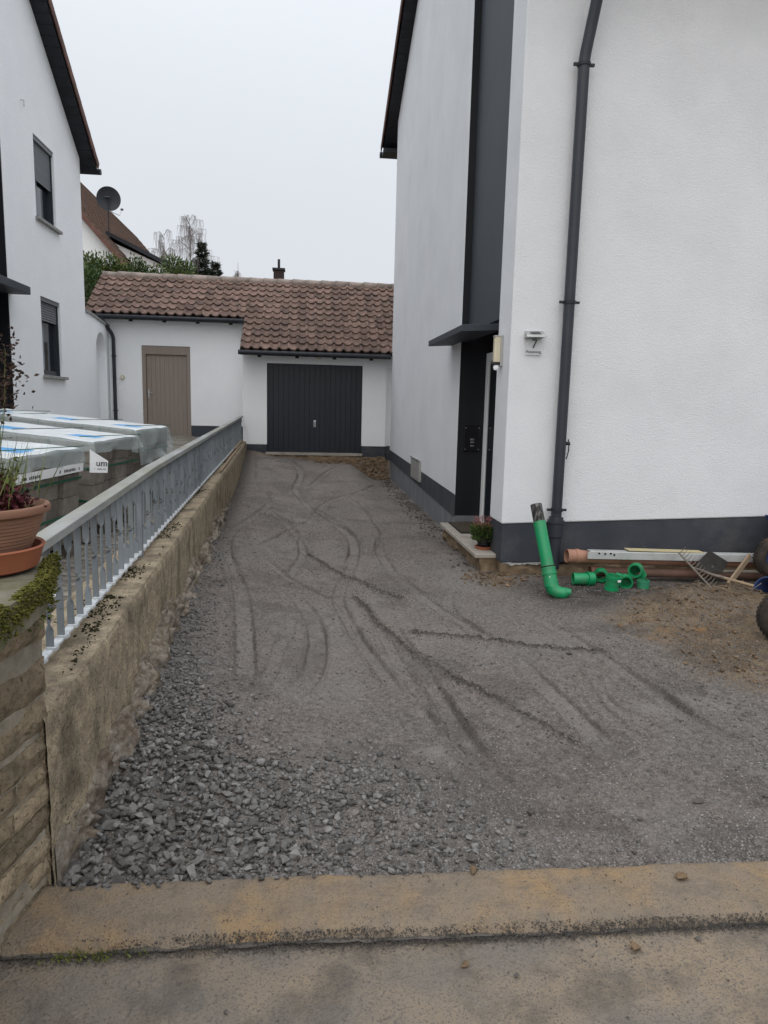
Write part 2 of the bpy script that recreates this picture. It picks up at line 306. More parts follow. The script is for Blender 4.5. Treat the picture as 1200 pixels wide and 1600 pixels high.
# ------------------------------------------------------------------ the setting: ground sheets
TR = {
'A':[(-0.5,16.3),(-0.33,15.9),(0.00,14.63),(-0.02,13.49),(-0.16,12.69),(0.07,11.37),(0.29,10.17),(0.53,9.50),(0.65,8.63),(0.59,7.61),(0.44,6.92)],
'A2':[(-0.60,16.2),(-0.42,15.63),(-0.13,14.37),(-0.17,13.27),(-0.29,12.57),(-0.02,11.07),(0.19,9.97),(0.41,9.29),(0.53,8.63),(0.55,8.13),(0.46,7.34),(0.41,6.98)],
'Ab':[(-0.16,12.33),(0.15,13.10),(0.47,14.68),(0.84,15.51),(1.33,16.2)],
'D1':[(0.05,7.47),(0.23,6.98),(0.47,6.59),(0.64,6.24),(0.82,5.92)],
'D2':[(0.43,5.93),(0.53,5.49),(0.57,5.07),(0.67,4.77),(0.74,4.44),(0.86,4.15),(0.98,3.94),(1.09,3.74),(1.28,3.35),(1.34,3.19)],
'E1':[(-0.50,7.22),(-0.20,6.44),(0.04,6.02),(0.22,5.80),(0.30,5.28),(0.34,4.84),(0.41,4.41),(0.46,4.04),(0.51,3.73),(0.55,3.47)],
'E2':[(0.29,5.80),(0.38,5.14),(0.41,4.83),(0.48,4.50),(0.54,4.17),(0.58,3.91),(0.60,3.78),(0.64,3.58)],
'G1':[(-0.19,6.07),(-0.02,5.57),(0.06,5.03),(0.04,4.47),(0.02,4.19),(-0.09,3.80),(-0.21,3.63)],
'G2':[(-0.07,5.81),(0.10,5.22),(0.14,4.67),(0.11,4.23),(0.07,3.98),(-0.06,3.65)],
'D3':[(0.79,4.94),(1.00,4.87),(1.27,4.77),(1.52,4.62),(1.87,4.55),(2.04,4.54)],
'H1':[(0.78,4.25),(0.80,3.80),(0.80,3.49),(0.84,3.24),(0.85,3.00),(0.85,2.92),(0.88,2.77),(0.92,2.61)],
'H2':[(0.69,4.26),(0.72,3.80),(0.73,3.49),(0.76,3.22),(0.78,3.01),(0.78,2.84)],
'I1':[(1.44,4.49),(1.47,4.18),(1.47,4.04),(1.49,3.68),(1.50,3.37),(1.51,3.20),(1.56,3.09),(1.62,2.97),(1.65,2.87),(1.72,2.77)],
'I2':[(1.29,4.54),(1.35,4.19),(1.38,3.81),(1.42,3.35),(1.44,3.11),(1.45,2.86),(1.52,2.70),(1.58,2.63),(1.63,2.57),(1.73,2.49),(1.84,2.43)],
'J1':[(2.10,4.24),(2.09,3.92),(2.10,3.67),(2.11,3.45),(2.12,3.29),(2.21,3.10),(2.30,2.95)],
'J2':[(1.97,4.38),(2.01,4.11),(2.02,3.78),(2.02,3.50),(2.02,3.17),(2.08,3.05)],
'K1':[(-0.85,7.19),(-0.74,6.65),(-0.59,6.18),(-0.49,5.77),(-0.38,4.80),(-0.31,4.21),(-0.26,3.65)],
'K2':[(-0.67,6.53),(-0.54,5.77),(-0.44,4.81),(-0.39,4.11),(-0.35,3.58)],
'L1':[(-1.07,15.66),(-0.88,12.67),(-0.57,11.67),(-0.48,10.96)],
'L2':[(0.35,12.77),(0.78,12.15),(0.95,11.21),(0.97,10.10),(0.99,9.56),(0.98,8.84),(0.86,8.21),(0.79,7.93)],
'L3':[(1.15,12.95),(1.36,12.41),(1.57,12.01),(1.69,11.35)],
'L4':[(-0.09,9.04),(-0.05,8.60),(-0.06,7.66)], 'L5':[(0.03,9.04),(0.05,8.60),(0.00,7.84)],
'L6':[(-0.87,10.31),(-0.63,9.89),(-0.40,9.51),(-0.14,9.27)]}
STONE = [(-1.1,2.2),(0.72,2.2),(0.74,2.45),(0.60,2.68),(0.48,3.00),(0.26,3.13),(-0.01,3.05),(-0.22,3.12),(-0.41,3.51),(-0.49,4.11),(-0.62,4.68),(-0.74,5.42),(-0.83,6.53),(-0.96,8.3),(-1.3,8.2),(-1.2,5)]
STONE2 = [(2.35,4.57),(2.81,4.55),(2.70,3.67),(2.3,2.7),(2.17,3.44),(2.07,3.99),(2.02,4.58),(2.27,4.93)]
SOIL = [(2.45,5.25),(3.0,5.75),(3.9,6.3),(7,6.6),(7,3.0),(3.0,3.3),(2.71,3.81),(2.52,4.0),(2.63,4.56),(2.5,4.9)]
def polymask(P, X, Y, soft):
    """signed-ish soft mask: 1 inside"""
    ins = np.zeros(X.shape, bool); d = np.full(X.shape, 1e9); n = len(P)
    for i in range(n):
        x0, y0 = P[i]; x1, y1 = P[(i + 1) % n]
        c = ((y0 > Y) != (y1 > Y)) & (X < (x1 - x0) * (Y - y0) / ((y1 - y0) or 1e-9) + x0); ins ^= c
        t = np.clip(((X - x0) * (x1 - x0) + (Y - y0) * (y1 - y0)) / ((x1 - x0) ** 2 + (y1 - y0) ** 2), 0, 1)
        d = np.minimum(d, np.hypot(X - x0 - t * (x1 - x0), Y - y0 - t * (y1 - y0)))
    s = np.where(ins, d, -d); return sst(-soft, soft, s)
def smooth_line(P, k=3):
    P = np.array(P, float)
    for _ in range(k):
        q = P[:-1] * .75 + P[1:] * .25; r = P[:-1] * .25 + P[1:] * .75
        P = np.vstack([P[:1], np.stack([q, r], 1).reshape(-1, 2), P[-1:]])
    return P
def linedist(P, X, Y):
    d = np.full(X.shape, 1e9)
    x0b, x1b, y0b, y1b = P[:, 0].min() - .3, P[:, 0].max() + .3, P[:, 1].min() - .3, P[:, 1].max() + .3
    m = (X > x0b) & (X < x1b) & (Y > y0b) & (Y < y1b)
    xs, ys = X[m], Y[m]; dd = np.full(xs.shape, 1e9)
    for a, b in zip(P[:-1], P[1:]):
        e = b - a; t = np.clip(((xs - a[0]) * e[0] + (ys - a[1]) * e[1]) / max(1e-9, e @ e), 0, 1)
        dd = np.minimum(dd, np.hypot(xs - a[0] - t * e[0], ys - a[1] - t * e[1]))
    d[m] = dd; return d
def wallx(Y): Y = np.asarray(Y, float); return -.80 - .039 * (Y - 2.58) - .03 * sst(2.62, 2.26, Y)
def resample(P, n=44):
    P = smooth_line(P); l = np.concatenate([[0], np.cumsum(np.hypot(*np.diff(P, axis=0).T))]); t = np.linspace(0, l[-1], n); return np.stack([np.interp(t, l, P[:, 0]), np.interp(t, l, P[:, 1])], 1)
TR['E1a'] = TR['E1'][:5]; TR['E1'] = TR['E1'][3:]
BANDS = []
for a_, b_ in (('A', 'A2'), ('E1', 'E2'), ('G1', 'G2'), ('H1', 'H2'), ('I1', 'I2'), ('J1', 'J2'), ('K1', 'K2'), ('L4', 'L5')):
    pa, pb = resample(TR[a_]), resample(TR[b_]); BANDS.append(((pa + pb) / 2, float(np.clip(np.median(np.hypot(*(pa - pb).T)) / 2, .038, .062)), 1.0))
for k_ in ('E1a', 'Ab'): BANDS.append((resample(TR[k_]), .045, .9))
BANDS.append((resample([(-.62, 10.6), (-.35, 9.6), (-.05, 8.3), (.0, 7.4), (-.12, 6.6), (-.19, 6.07)]), .045, .8))
BANDS.append((resample([(1.35, 6.3), (1.15, 5.6), (1.28, 4.9), (1.32, 4.54)]), .05, .6))
for P_, hw_ in (([(.55, 7.5), (.44, 6.9), (.33, 6.3), (.27, 5.8), (.33, 5.2), (.40, 4.7)], .048), ([(.5, 4.3), (.58, 3.8), (.66, 3.4), (.80, 3.0), (.95, 2.6)], .048),
                ([(-.5, 11.2), (-.62, 9.6), (-.85, 8.2), (-.80, 7.1), (-.62, 6.4), (-.47, 5.6)], .048), ([(1.0, 9.0), (.83, 8.0), (.86, 6.9), (1.0, 6.0), (1.22, 5.2), (1.4, 4.4)], .05),
                ([(1.45, 3.4), (1.52, 3.0), (1.66, 2.7), (1.9, 2.45), (2.2, 2.3)], .055), ([(1.75, 5.6), (1.95, 4.9), (2.03, 4.3), (2.06, 3.7), (2.12, 3.2), (2.35, 2.75)], .05),
                ([(.62, 5.4), (.68, 4.8), (.74, 4.2), (.78, 3.6), (.83, 3.0), (.92, 2.5)], .046), ([(-.45, 16.0), (-.1, 14.5), (-.1, 13.2), (-.2, 12.4), (.15, 11.0), (.45, 9.6), (.6, 8.5), (.52, 7.4)], .06), ([(1.5, 14.5), (1.1, 12.6), (.5, 12.0), (.2, 11.0), (.1, 9.8), (-.2, 8.6), (-.5, 7.4)], .05)):
    BANDS.append((resample(P_), hw_, .75))
for k_, dx in ((1, .17), (2, -.2), (4, .24), (5, -.3)):
    P_ = BANDS[k_][0] + np.array([dx, 0]) + np.stack([.05 * np.sin(np.linspace(0, 5 + k_, 44)), np.zeros(44)], 1); e_ = P_[-1] + (P_[-1] - P_[-6]) * 1.6; BANDS.append((np.vstack([P_, e_]), .042, .45))
for k_ in ('A', 'A2', 'E1', 'E2', 'G1', 'G2', 'H1', 'H2', 'I1', 'I2', 'J1', 'J2', 'K1', 'K2', 'L4', 'L5', 'E1a', 'Ab'): TR.pop(k_)
def base_z(X, Y):
    X = np.asarray(X, float); Y = np.asarray(Y, float)
    z = -.055 - .03 * sst(.6, 1.8, X) * sst(7, 9, Y) + .175 * (1 - sst(-1.0, .45, X)) * (.25 + .75 * sst(2.3, 3.3, Y)) * (1 - .5 * sst(9, 13, Y))
    z = z + sst(10.5, 16.3, Y) * .33 * (1 - sst(.9, 1.6, X)) + sst(15.2, 16.4, Y) * .12 * (1 - sst(-1.3, -.6, X))
    z = z + sst(15.75, 16.35, Y) * .38 * sst(1.0, 1.5, X)                       # bank under the garage threshold
    z = z + .05 * sst(3.4, 2.3, Y) * sst(-.3, .9, X)
    z = z + .05 * sst(2.2, 3.2, X) * sst(6.8, 5.2, Y) + .13 * np.exp(-((X - 3.35) / .7) ** 2 - ((Y - 5.6) / .2) ** 2)
    return z
def drive_z(X, Y, full=False):
    z = base_z(X, Y)
    bands = []
    for C_, hw, am in BANDS:
        d_ = linedist(C_, X, Y); en = np.minimum(np.hypot(X - C_[0, 0], Y - C_[0, 1]), np.hypot(X - C_[-1, 0], Y - C_[-1, 1])); bands.append((d_, hw, am * (1 - np.exp(-(en / .4) ** 2))))
    inband = np.zeros(X.shape)
    for d_, hw, am in bands: inband = np.maximum(inband, am * (1 - sst(.75 * hw, 1.0 * hw, d_)))
    rough_ = 1 - .75 * inband
    z = z + .028 * fbm(X, Y, .9, 3, 4) + .010 * fbm(X, Y, 6, 21, 3) + (.007 * fbm(X, Y, 22, 23, 2) + .006 * fbm(X, Y, 48, 27, 2)) * rough_
    st = polymask(STONE, X, Y, .16); so = polymask(SOIL, X, Y, .22); s2 = polymask(STONE2, X, Y, .2)
    z = z + .055 * fbm(X, Y, 8, 41, 4) * so + .012 * fbm(X, Y, 30, 51, 2) * (so + s2 * .7)
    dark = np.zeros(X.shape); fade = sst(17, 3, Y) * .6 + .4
    brk = np.clip(.85 + .9 * fbm(X, Y, 2.3, 77, 3), .35, 1)
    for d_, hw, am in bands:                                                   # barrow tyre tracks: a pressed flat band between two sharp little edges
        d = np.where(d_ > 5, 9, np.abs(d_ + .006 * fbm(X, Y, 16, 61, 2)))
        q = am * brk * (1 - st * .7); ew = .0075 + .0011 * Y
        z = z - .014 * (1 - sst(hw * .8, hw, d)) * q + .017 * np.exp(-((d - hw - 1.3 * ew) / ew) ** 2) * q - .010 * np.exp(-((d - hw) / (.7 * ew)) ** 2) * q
        dark = np.maximum(dark, .62 * am * np.exp(-((d - hw) / (.75 * ew)) ** 2) * np.clip(brk + .9 * fbm(X, Y, 11, 63, 2), 0, 1))  # crevice shade and moisture of the track edges, painted into the colour
    for k, P in TR.items():
        d = linedist(smooth_line(P), X, Y); d = np.where(d > 5, 9, np.abs(d + .010 * fbm(X, Y, 14, 61, 2))); wd = .010 + .0018 * Y
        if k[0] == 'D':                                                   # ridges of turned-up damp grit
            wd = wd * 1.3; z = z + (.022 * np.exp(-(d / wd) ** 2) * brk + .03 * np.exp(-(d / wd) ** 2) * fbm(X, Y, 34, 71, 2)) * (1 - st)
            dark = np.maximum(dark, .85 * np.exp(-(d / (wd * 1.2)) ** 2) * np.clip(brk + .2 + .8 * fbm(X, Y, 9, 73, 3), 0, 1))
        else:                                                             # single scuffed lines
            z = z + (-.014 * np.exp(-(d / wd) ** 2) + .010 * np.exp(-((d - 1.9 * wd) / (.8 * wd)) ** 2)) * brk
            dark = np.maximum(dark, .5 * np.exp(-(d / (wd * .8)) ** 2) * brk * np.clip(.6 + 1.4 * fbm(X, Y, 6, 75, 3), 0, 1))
    if not full: return z
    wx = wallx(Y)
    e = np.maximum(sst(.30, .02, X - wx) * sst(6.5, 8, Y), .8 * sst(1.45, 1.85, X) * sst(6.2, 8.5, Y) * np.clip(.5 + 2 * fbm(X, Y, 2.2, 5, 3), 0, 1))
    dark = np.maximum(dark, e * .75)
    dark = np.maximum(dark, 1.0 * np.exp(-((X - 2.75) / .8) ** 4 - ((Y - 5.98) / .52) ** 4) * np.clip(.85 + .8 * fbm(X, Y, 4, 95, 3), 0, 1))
    dark = np.maximum(dark, .30 * sst(.10, .32, fbm(X, Y, 2.6, 91, 5, .6)))
    soil = np.clip(so * (1 + .9 * fbm(X, Y, 3, 101, 4)), 0, 1)
    soil = np.maximum(soil, .9 * sst(.3, .05, np.hypot((X - 1.82) * 1.0, (Y - 6.6) * .55)) )
    nb = fbm(X, Y, 3.5, 111, 4); soil = np.maximum(soil, .65 * sst(.9, 1.4, X + .5 * nb) * sst(15.5, 16.1, Y + .8 * nb)); soil = np.maximum(soil, .5 * sst(15.9, 16.3, Y + .5 * nb))
    pale = .28 * sst(.12, .36, fbm(X * 1.0, Y * .6, 2.1, 131, 5, .62)) * sst(-1.2, -.6, X) * (1 - st)
    pale = np.maximum(pale, .45 * inband * np.clip(.6 + 1.2 * fbm(X, Y, 3, 137, 3), 0, 1))
    for px, py, rx, ry in ((.12, 3.25, .10, .05), (.62, 3.15, .08, .09), (2.05, 3.55, .22, .12), (2.3, 3.6, .14, .10), (-.35, 11.2, .25, .35), (.0, 9.9, .2, .25), (-.62, 3.7, .05, .06)):
        pale = np.maximum(pale, .9 * np.exp(-((X - px) / rx) ** 2 - ((Y - py) / ry) ** 2) * np.clip(.7 + 1.2 * fbm(X, Y, 9, 141, 2), 0, 1))
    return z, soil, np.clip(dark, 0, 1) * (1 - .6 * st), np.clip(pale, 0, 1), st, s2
ys_ = [2.16]
while ys_[-1] < 16.6: ys_.append(ys_[-1] * 1.0036)
ys_ = np.array(ys_); xs_ = np.concatenate([np.arange(-1.45, 2.4, .009), np.arange(2.41, 3.7, .018), np.arange(3.72, 9.2, .08)])
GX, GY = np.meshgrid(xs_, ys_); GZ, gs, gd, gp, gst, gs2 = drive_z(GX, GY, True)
def gridfaces(nx, ny):
    i = np.arange(ny - 1)[:, None] * nx + np.arange(nx - 1)[None, :]; i = i.ravel(); return np.stack([i, i + 1, i + nx + 1, i + nx], 1)
def gridobj(name, X, Y, Z, m, masks=None):
    v = np.stack([X.ravel(), Y.ravel(), Z.ravel()], 1); me = npmesh(name, v, gridfaces(X.shape[1], X.shape[0]), m, True)
    if masks is not None:
        a = me.color_attributes.new('mask', 'FLOAT_COLOR', 'POINT'); c = np.ones((len(v), 4), np.float32)
        for k, q in enumerate(masks): c[:, k] = q.ravel()
        a.data.foreach_set('color', c.ravel())
    return link(bpy.data.objects.new(name, me))
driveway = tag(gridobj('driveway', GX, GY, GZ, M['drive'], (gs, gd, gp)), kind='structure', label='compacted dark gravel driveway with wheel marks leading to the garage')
b = MB().add([(-400, -400, -.45), (400, -400, -.45), (400, 400, -.45), (-400, 400, -.45)], [(0, 1, 2, 3)]); tag(b.build('ground', M['ground']), kind='structure')
# street in front of the strip
xs = np.arange(-4, 6, .035); ys = np.arange(.5, 1.99, .025); SX, SY = np.meshgrid(xs, ys)
SY2 = SY - .024 * SX; tag(gridobj('street', SX, SY2, -.035 + .010 * fbm(SX, SY, 3, 7, 4) + .004 * fbm(SX, SY, 25, 9, 2), M['street']), kind='structure')
b = MB().add([(-60, -30, -.05), (60, -30, -.05), (60, .6, -.05), (-60, .6, -.05)], [(0, 1, 2, 3)]); tag(b.build('street', M['street']), kind='structure')
# sand covered kerb strip, its front face a small dirty step
def strip():
    xs = np.arange(-1.3, 8, .03); T = np.concatenate([np.linspace(0, .035, 5), np.linspace(.05, .29, 14), [.31]]); X, TT = np.meshgrid(xs, T)
    Y = 1.945 + TT - .024 * X + .010 * fbm(X, TT * 0, 2.5, 201, 3) + .012 * fbm(X, TT * 4, 20, 202, 2)
    z = -.032 + .020 * sst(0, .03, TT) + .014 * sst(.02, .10, TT) + .010 * fbm(X, TT, 4, 203, 4) + .006 * fbm(X, TT, 24, 207, 2)
    z = z - .06 * sst(.28, .31, TT)
    o = tag(gridobj('kerb_strip', X, Y, z, M['strip']), kind='structure', label='sandy concrete kerb strip along the street edge'); o.data.materials.append(M['strip_face'])
    mi = np.zeros(len(o.data.polygons), np.int32); nx = len(xs) - 1
    mi[:nx * 1] = 1; o.data.polygons.foreach_set('material_index', mi)
    return o
kerb = strip()
# ---- stones
def rock_mesh(name, m, seed, sub=2):
    r = np.random.default_rng(seed); import bmesh
    bm = bmesh.new()
    pts = r.normal(size=(11, 3)); pts /= np.linalg.norm(pts, axis=1)[:, None]; pts *= r.uniform(.8, 1.2, (11, 1)); pts *= (1.05, .78, .52)
    for p in pts: bm.verts.new(p * .5)
    bmesh.ops.convex_hull(bm, input=bm.verts)
    for v in [v for v in bm.verts if not v.link_faces]: bm.verts.remove(v)
    bmesh.ops.triangulate(bm, faces=bm.faces); me = bpy.data.meshes.new(name); bm.to_mesh(me); bm.free()
    if m: me.materials.append(m)
    return me
ROCKS = [rock_mesh('stone', None, 300 + i) for i in range(14)]
RV = [(np.array([v.co for v in me.vertices]), np.array([p.vertices for p in me.polygons])) for me in ROCKS]
def rotm(r, n, flat=1.0):
    a = r.uniform(0, 2 * np.pi, n); bx = r.normal(0, .35 * flat, n); by = r.normal(0, .35 * flat, n)
    ca, sa, cb, sb, cc, s_c = np.cos(a), np.sin(a), np.cos(bx), np.sin(bx), np.cos(by), np.sin(by); Z0 = np.zeros(n); O = np.ones(n)
    Rz = np.stack([ca, -sa, Z0, sa, ca, Z0, Z0, Z0, O], 1).reshape(n, 3, 3); Rx = np.stack([O, Z0, Z0, Z0, cb, -sb, Z0, sb, cb], 1).reshape(n, 3, 3); Ry = np.stack([cc, Z0, s_c, Z0, O, Z0, -s_c, Z0, cc], 1).reshape(n, 3, 3)
    return Rz @ Rx @ Ry
def scatter(name, P, S, m, parent, seed, lib=RV):
    """one joined mesh of many stones; P (n,3) centres, S (n,) sizes"""
    r = np.random.default_rng(seed); n = len(P); R_ = rotm(r, n); ids = r.integers(0, len(lib), n); V = []; F = []; off = 0
    for k, (v, f) in enumerate(lib):
        q = np.where(ids == k)[0]
        if not len(q): continue
        vv = np.einsum('nij,vj->nvi', R_[q], v) * S[q][:, None, None] + P[q][:, None, :]
        V.append(vv.reshape(-1, 3)); F.append((f[None] + (np.arange(len(q)) * len(v))[:, None, None]).reshape(-1, 3) + off); off += len(q) * len(v)
    me = npmesh(name, np.vstack(V), np.vstack(F), m); o = bpy.data.objects.new(name, me); link(o, parent); return tag(o, kind='stuff')
r = np.random.default_rng(5)
def pick(n, x0, x1, y0, y1, fn):
    X = r.uniform(x0, x1, n); Y = r.uniform(y0, y1, n); k = r.random(n) < fn(X, Y); return X[k], Y[k]
# coarse basalt along the wall and behind the strip
X, Y = pick(34000, -1.25, 1.1, 2.20, 8.4, lambda X, Y: polymask(STONE, X, Y, .26) ** 1.4 * np.clip((1.35 - .10 * Y), .25, 1) * (X > wallx(Y) + .03))
big = sst(1.1, 0, np.hypot((X + .75) * .9, (Y - 2.4) * .6)); S = (.011 + .034 * r.random(len(X)) ** 2.3 + .032 * big * r.random(len(X)))
S *= np.clip(1.06 - .03 * Y, .75, 1); Zs = drive_z(X, Y) + S * .12 + .012 * r.random(len(X)) * big
Pts = np.stack([X, Y, Zs], 1)
order = np.argsort(-S / np.maximum(Y, 2.2)); top = order[:300]; rest = order[300:]
RM = [rock_mesh('stone', M['gravel_i'], 300 + i) for i in range(14)]
for i in top:
    inst('stone', RM[int(r.integers(14))], driveway, Pts[i], (r.normal(0, .3), r.normal(0, .3), r.uniform(0, 6.28)), (S[i],) * 3)
Pts[:, 2] = np.where(Y < 2.235 - .024 * X, np.maximum(Pts[:, 2], .006), Pts[:, 2])
tag(scatter('gravel', Pts[rest], S[rest], M['gravel'], driveway, 8), label='loose dark basalt gravel along the wall foot')
# medium gravel spilling into the compacted surface, and the band at the right
X, Y = pick(60000, -1.25, 3.4, 2.2, 10.5, lambda X, Y: np.clip(.6 * polymask(STONE, X, Y, .55) + .8 * polymask(STONE2, X, Y, .35) + .16 + .55 * np.clip(fbm(X, Y, 1.8, 151, 3), 0, 1) + .5 * (Y < 2.42 + .1 * vnoise(X, Y, 3, 9)), 0, 1) * (X > wallx(Y) + .03))
S = .008 + .020 * r.random(len(X)) ** 2.4; tag(scatter('gravel', np.stack([X, Y, drive_z(X, Y) + S * .02], 1), S, M['gravel'], driveway, 9), label='finer chippings pressed into the drive')
# fine grit everywhere
LOW = [(np.array([(1, 0, 0), (-1, .1, 0), (0, 1, .1), (.1, -1, 0), (0, 0, .7), (.1, 0, -.6)]) * .5, np.array([(0, 2, 4), (2, 1, 4), (1, 3, 4), (3, 0, 4), (2, 0, 5), (1, 2, 5), (3, 1, 5), (0, 3, 5)]))]
n = 120000; Y = 2.2 + 12 * r.random(n) ** 1.8; X = r.uniform(-1.2, 3.4, n); k = (X > wallx(Y) + .03) & ~((X > 1.6) & (Y > 6.5)); X, Y = X[k], Y[k]
S = (.004 + .013 * r.random(len(X)) ** 3) * np.clip(.8 + .05 * Y, 1, 1.4); scatter('grit', np.stack([X, Y, drive_z(X, Y) - S * .05], 1), S, M['grit'], driveway, 10, LOW)
# crumbs in the damp ridges
cx, cy = [], []
for k_ in ('D1', 'D2', 'D3', 'L2', 'L6', 'L3'):
    P = smooth_line(TR[k_], 4); n = 900 if k_[0] == 'D' else 350; i = r.integers(0, len(P) - 1, n); t = r.random(n)[:, None]; q = P[i] * (1 - t) + P[i + 1] * t + r.normal(0, .026, (n, 2)) * (1 + r.random((n, 1))); cx += list(q[:, 0]); cy += list(q[:, 1])
X, Y = np.array(cx), np.array(cy); S = .004 + .014 * r.random(len(X)) ** 3; scatter('damp_crumbs', np.stack([X, Y, drive_z(X, Y) + S * .15], 1), S, M['clod_d'], driveway, 12)
X, Y = pick(7500, 2.2, 4.8, 3.3, 6.5, lambda X, Y: polymask(SOIL, X, Y, .15) * (.35 + .65 * np.exp(-((Y - 5.65) / .35) ** 2)))
S = .008 + .036 * r.random(len(X)) ** 2.5; tag(scatter('soil_crumbs', np.stack([X, Y, drive_z(X, Y) + S * .15], 1), S, M['clod'], driveway, 13), label='brown clay crumbs on the dug strip by the tools')
# rubble on the bank below the garage and beside the doorstep
X, Y = pick(2600, .2, 1.86, 15.7, 16.42, lambda X, Y: .25 + .75 * sst(.9, 1.5, X)); S = .02 + .07 * r.random(len(X)) ** 3
scatter('bank_rubble', np.stack([X, Y, drive_z(X, Y) + S * .2], 1), S, M['clod'], driveway, 14)
X, Y = pick(2600, 1.35, 1.86, 6.3, 16, lambda X, Y: sst(1.45, 1.85, X) * .8); S = .012 + .04 * r.random(len(X)) ** 3
scatter('edge_rubble', np.stack([X, Y, drive_z(X, Y) + S * .2], 1), S, M['clod_d'], driveway, 15)
X, Y = pick(900, 1.5, 2.3, 6.2, 7.2, lambda X, Y: .8 * sst(.45, .05, np.abs(Y - 6.55) + .4 * np.abs(X - 1.85))); S = .012 + .04 * r.random(len(X)) ** 3
scatter('edge_rubble', np.stack([X, Y, drive_z(X, Y) + S * .2], 1), S, M['clod'], driveway, 16)
# single stones and clods one can point at
CL = [rock_mesh('clod', M['clod_d'], 400 + i) for i in range(4)] + [rock_mesh('clod', M['clod'], 410 + i) for i in range(3)]
for (x, y, s, k) in ((.91, 2.56, .050, 0), (.61, 2.30, .055, 1), (1.64, 2.59, .055, 2), (1.33, 2.47, .03, 0), (1.80, 4.48, .05, 3), (2.42, 5.05, .07, 5), (2.55, 5.1, .05, 6), (1.95, 2.6, .03, 1), (.8, 3.95, .03, 2)):
    inst('stone', CL[k], driveway, (x, y, float(drive_z(np.array([x]), np.array([y]))[0]) + s * .22), (.2, .1, x * 7), (s,) * 3)
for (x, y, s, k) in ((.48, 1.83, .032, 5), (1.02, 1.86, .05, 6), (1.23, 1.87, .026, 0), (1.30, 2.11, .05, 4), (.59, 2.2, .04, 5), (-.2, 1.72, .02, 0), (.62, 1.78, .022, 1)):
    inst('clod', CL[k], kerb, (x, y, (.008 if y > 1.95 - .024 * x else -.03) + s * .12), (.2, .1, x * 7), (s, s, s * .8))
n = 5200; X = r.uniform(-.85, 2.2, n); Y = np.where(r.random(n) < .35, 1.945 - .024 * X + r.normal(0, .02, n), 1.2 + r.random(n) * 1.0); S = .003 + .010 * r.random(n) ** 3
S *= .7; scatter('crumbs', np.stack([X, Y, np.where(Y > 1.99 - .024 * X, .003, -.035) + .008 * fbm(X, Y, 3, 7, 2)], 1), S, M['clod_d'], kerb, 17, LOW)
n = 16000; X = r.uniform(-.9, 2.3, n); Y = 1.945 - .024 * X + .010 * fbm(X, X * 0, 2.5, 201, 3) + r.normal(.004, .011, n) * (1 + 1.2 * np.abs(fbm(X, X * 0, 1.3, 205, 3))); S = .002 + .005 * r.random(n) ** 2
tag(scatter('joint_grit', np.stack([X, Y, -.030 + .020 * sst(1.945 - .024 * X, 1.975 - .024 * X, Y) + .003 * r.random(n)], 1), S, M['rubber_grit'], kerb, 18, LOW), label='dark grit packed along the joint before the street')

# left yard: pavers falling gently to the retaining wall
def yard(X, Y): return .5 + .085 * (-1.5 - X) + .03 * (np.minimum(Y, 8) - 5.5) + .005 * np.maximum(0, Y - 8)
b = MB(); q = [(-1.02, 2.4), (-14, 2.4), (-1.24, 8), (-14, 8), (-1.57, 16.45), (-14, 16.45), (-1.57, 22), (-14, 22)]
b.add([(x, y, float(yard(x, y)) - .012) for x, y in q], [(0, 2, 3, 1), (2, 4, 5, 3), (4, 6, 7, 5)]); yd = tag(b.build('yard', M['joint']), kind='structure')
V = []; F = []
row = 0; y = 2.5
while y < 17.5:
    x = -4.56 + (.1 if row % 2 else 0)
    while x < -1.24 - .039 * (y - 3):
        a = (x + .003, x + .197, y + .003, y + .097); h = RNG.normal(0, .0012); n = len(V)
        V += [(a[0], a[2], yard(a[0], a[2]) + h), (a[1], a[2], yard(a[1], a[2]) + h), (a[1], a[3], yard(a[1], a[3]) + h), (a[0], a[3], yard(a[0], a[3]) + h)]
        V += [(p[0], p[1], p[2] - .015) for p in V[-4:]]
        F += [(n, n + 1, n + 2, n + 3), (n, n + 4, n + 5, n + 1), (n + 1, n + 5, n + 6, n + 2), (n + 2, n + 6, n + 7, n + 3), (n + 3, n + 7, n + 4, n)]
        x += .2
    y += .1; row += 1
me = npmesh('paving', np.array(V), np.array(F), M['yard']); tag(link(bpy.data.objects.new('paving', me), yd), kind='stuff')

# ------------------------------------------------------------------ right house
def text_mesh(name, txt, size, m, parent, mw, ext=.001):
    cu = bpy.data.curves.new(name, 'FONT'); cu.body = txt; cu.size = size; cu.extrude = ext; cu.align_x = 'CENTER'; cu.align_y = 'CENTER'
    t = bpy.data.objects.new(name, cu); COL.objects.link(t); bpy.context.view_layer.update()
    me = bpy.data.meshes.new_from_object(t.evaluated_get(bpy.context.evaluated_depsgraph_get())); bpy.data.objects.remove(t)
    me.transform(Matrix.Translation(-W[parent.name]) @ mw if parent else mw); me.materials.clear(); me.materials.append(m)
    return link(bpy.data.objects.new(name, me), parent, W[parent.name] if parent else (0, 0, 0))
XH, YF = 1.9, 6.65
ptop = lambda y: .45 + .0135 * (y - 7); pbot = lambda y: .19 + .0214 * (y - 9)
ftop = lambda x: .475 + .033 * (x - XH)
T25 = math.tan(R(23.5)); sof = lambda y: 7.54 - T25 * (y - 16.06)
RID = 12.2; zr = sof(RID); T2 = (zr - 6.1) / (RID - 6.0); sof2 = lambda y: zr - T2 * (RID - y)
house = thing('detached_house', (XH, YF, 0), 'white rendered house with dark downpipe and recessed entrance on the right', 'house')
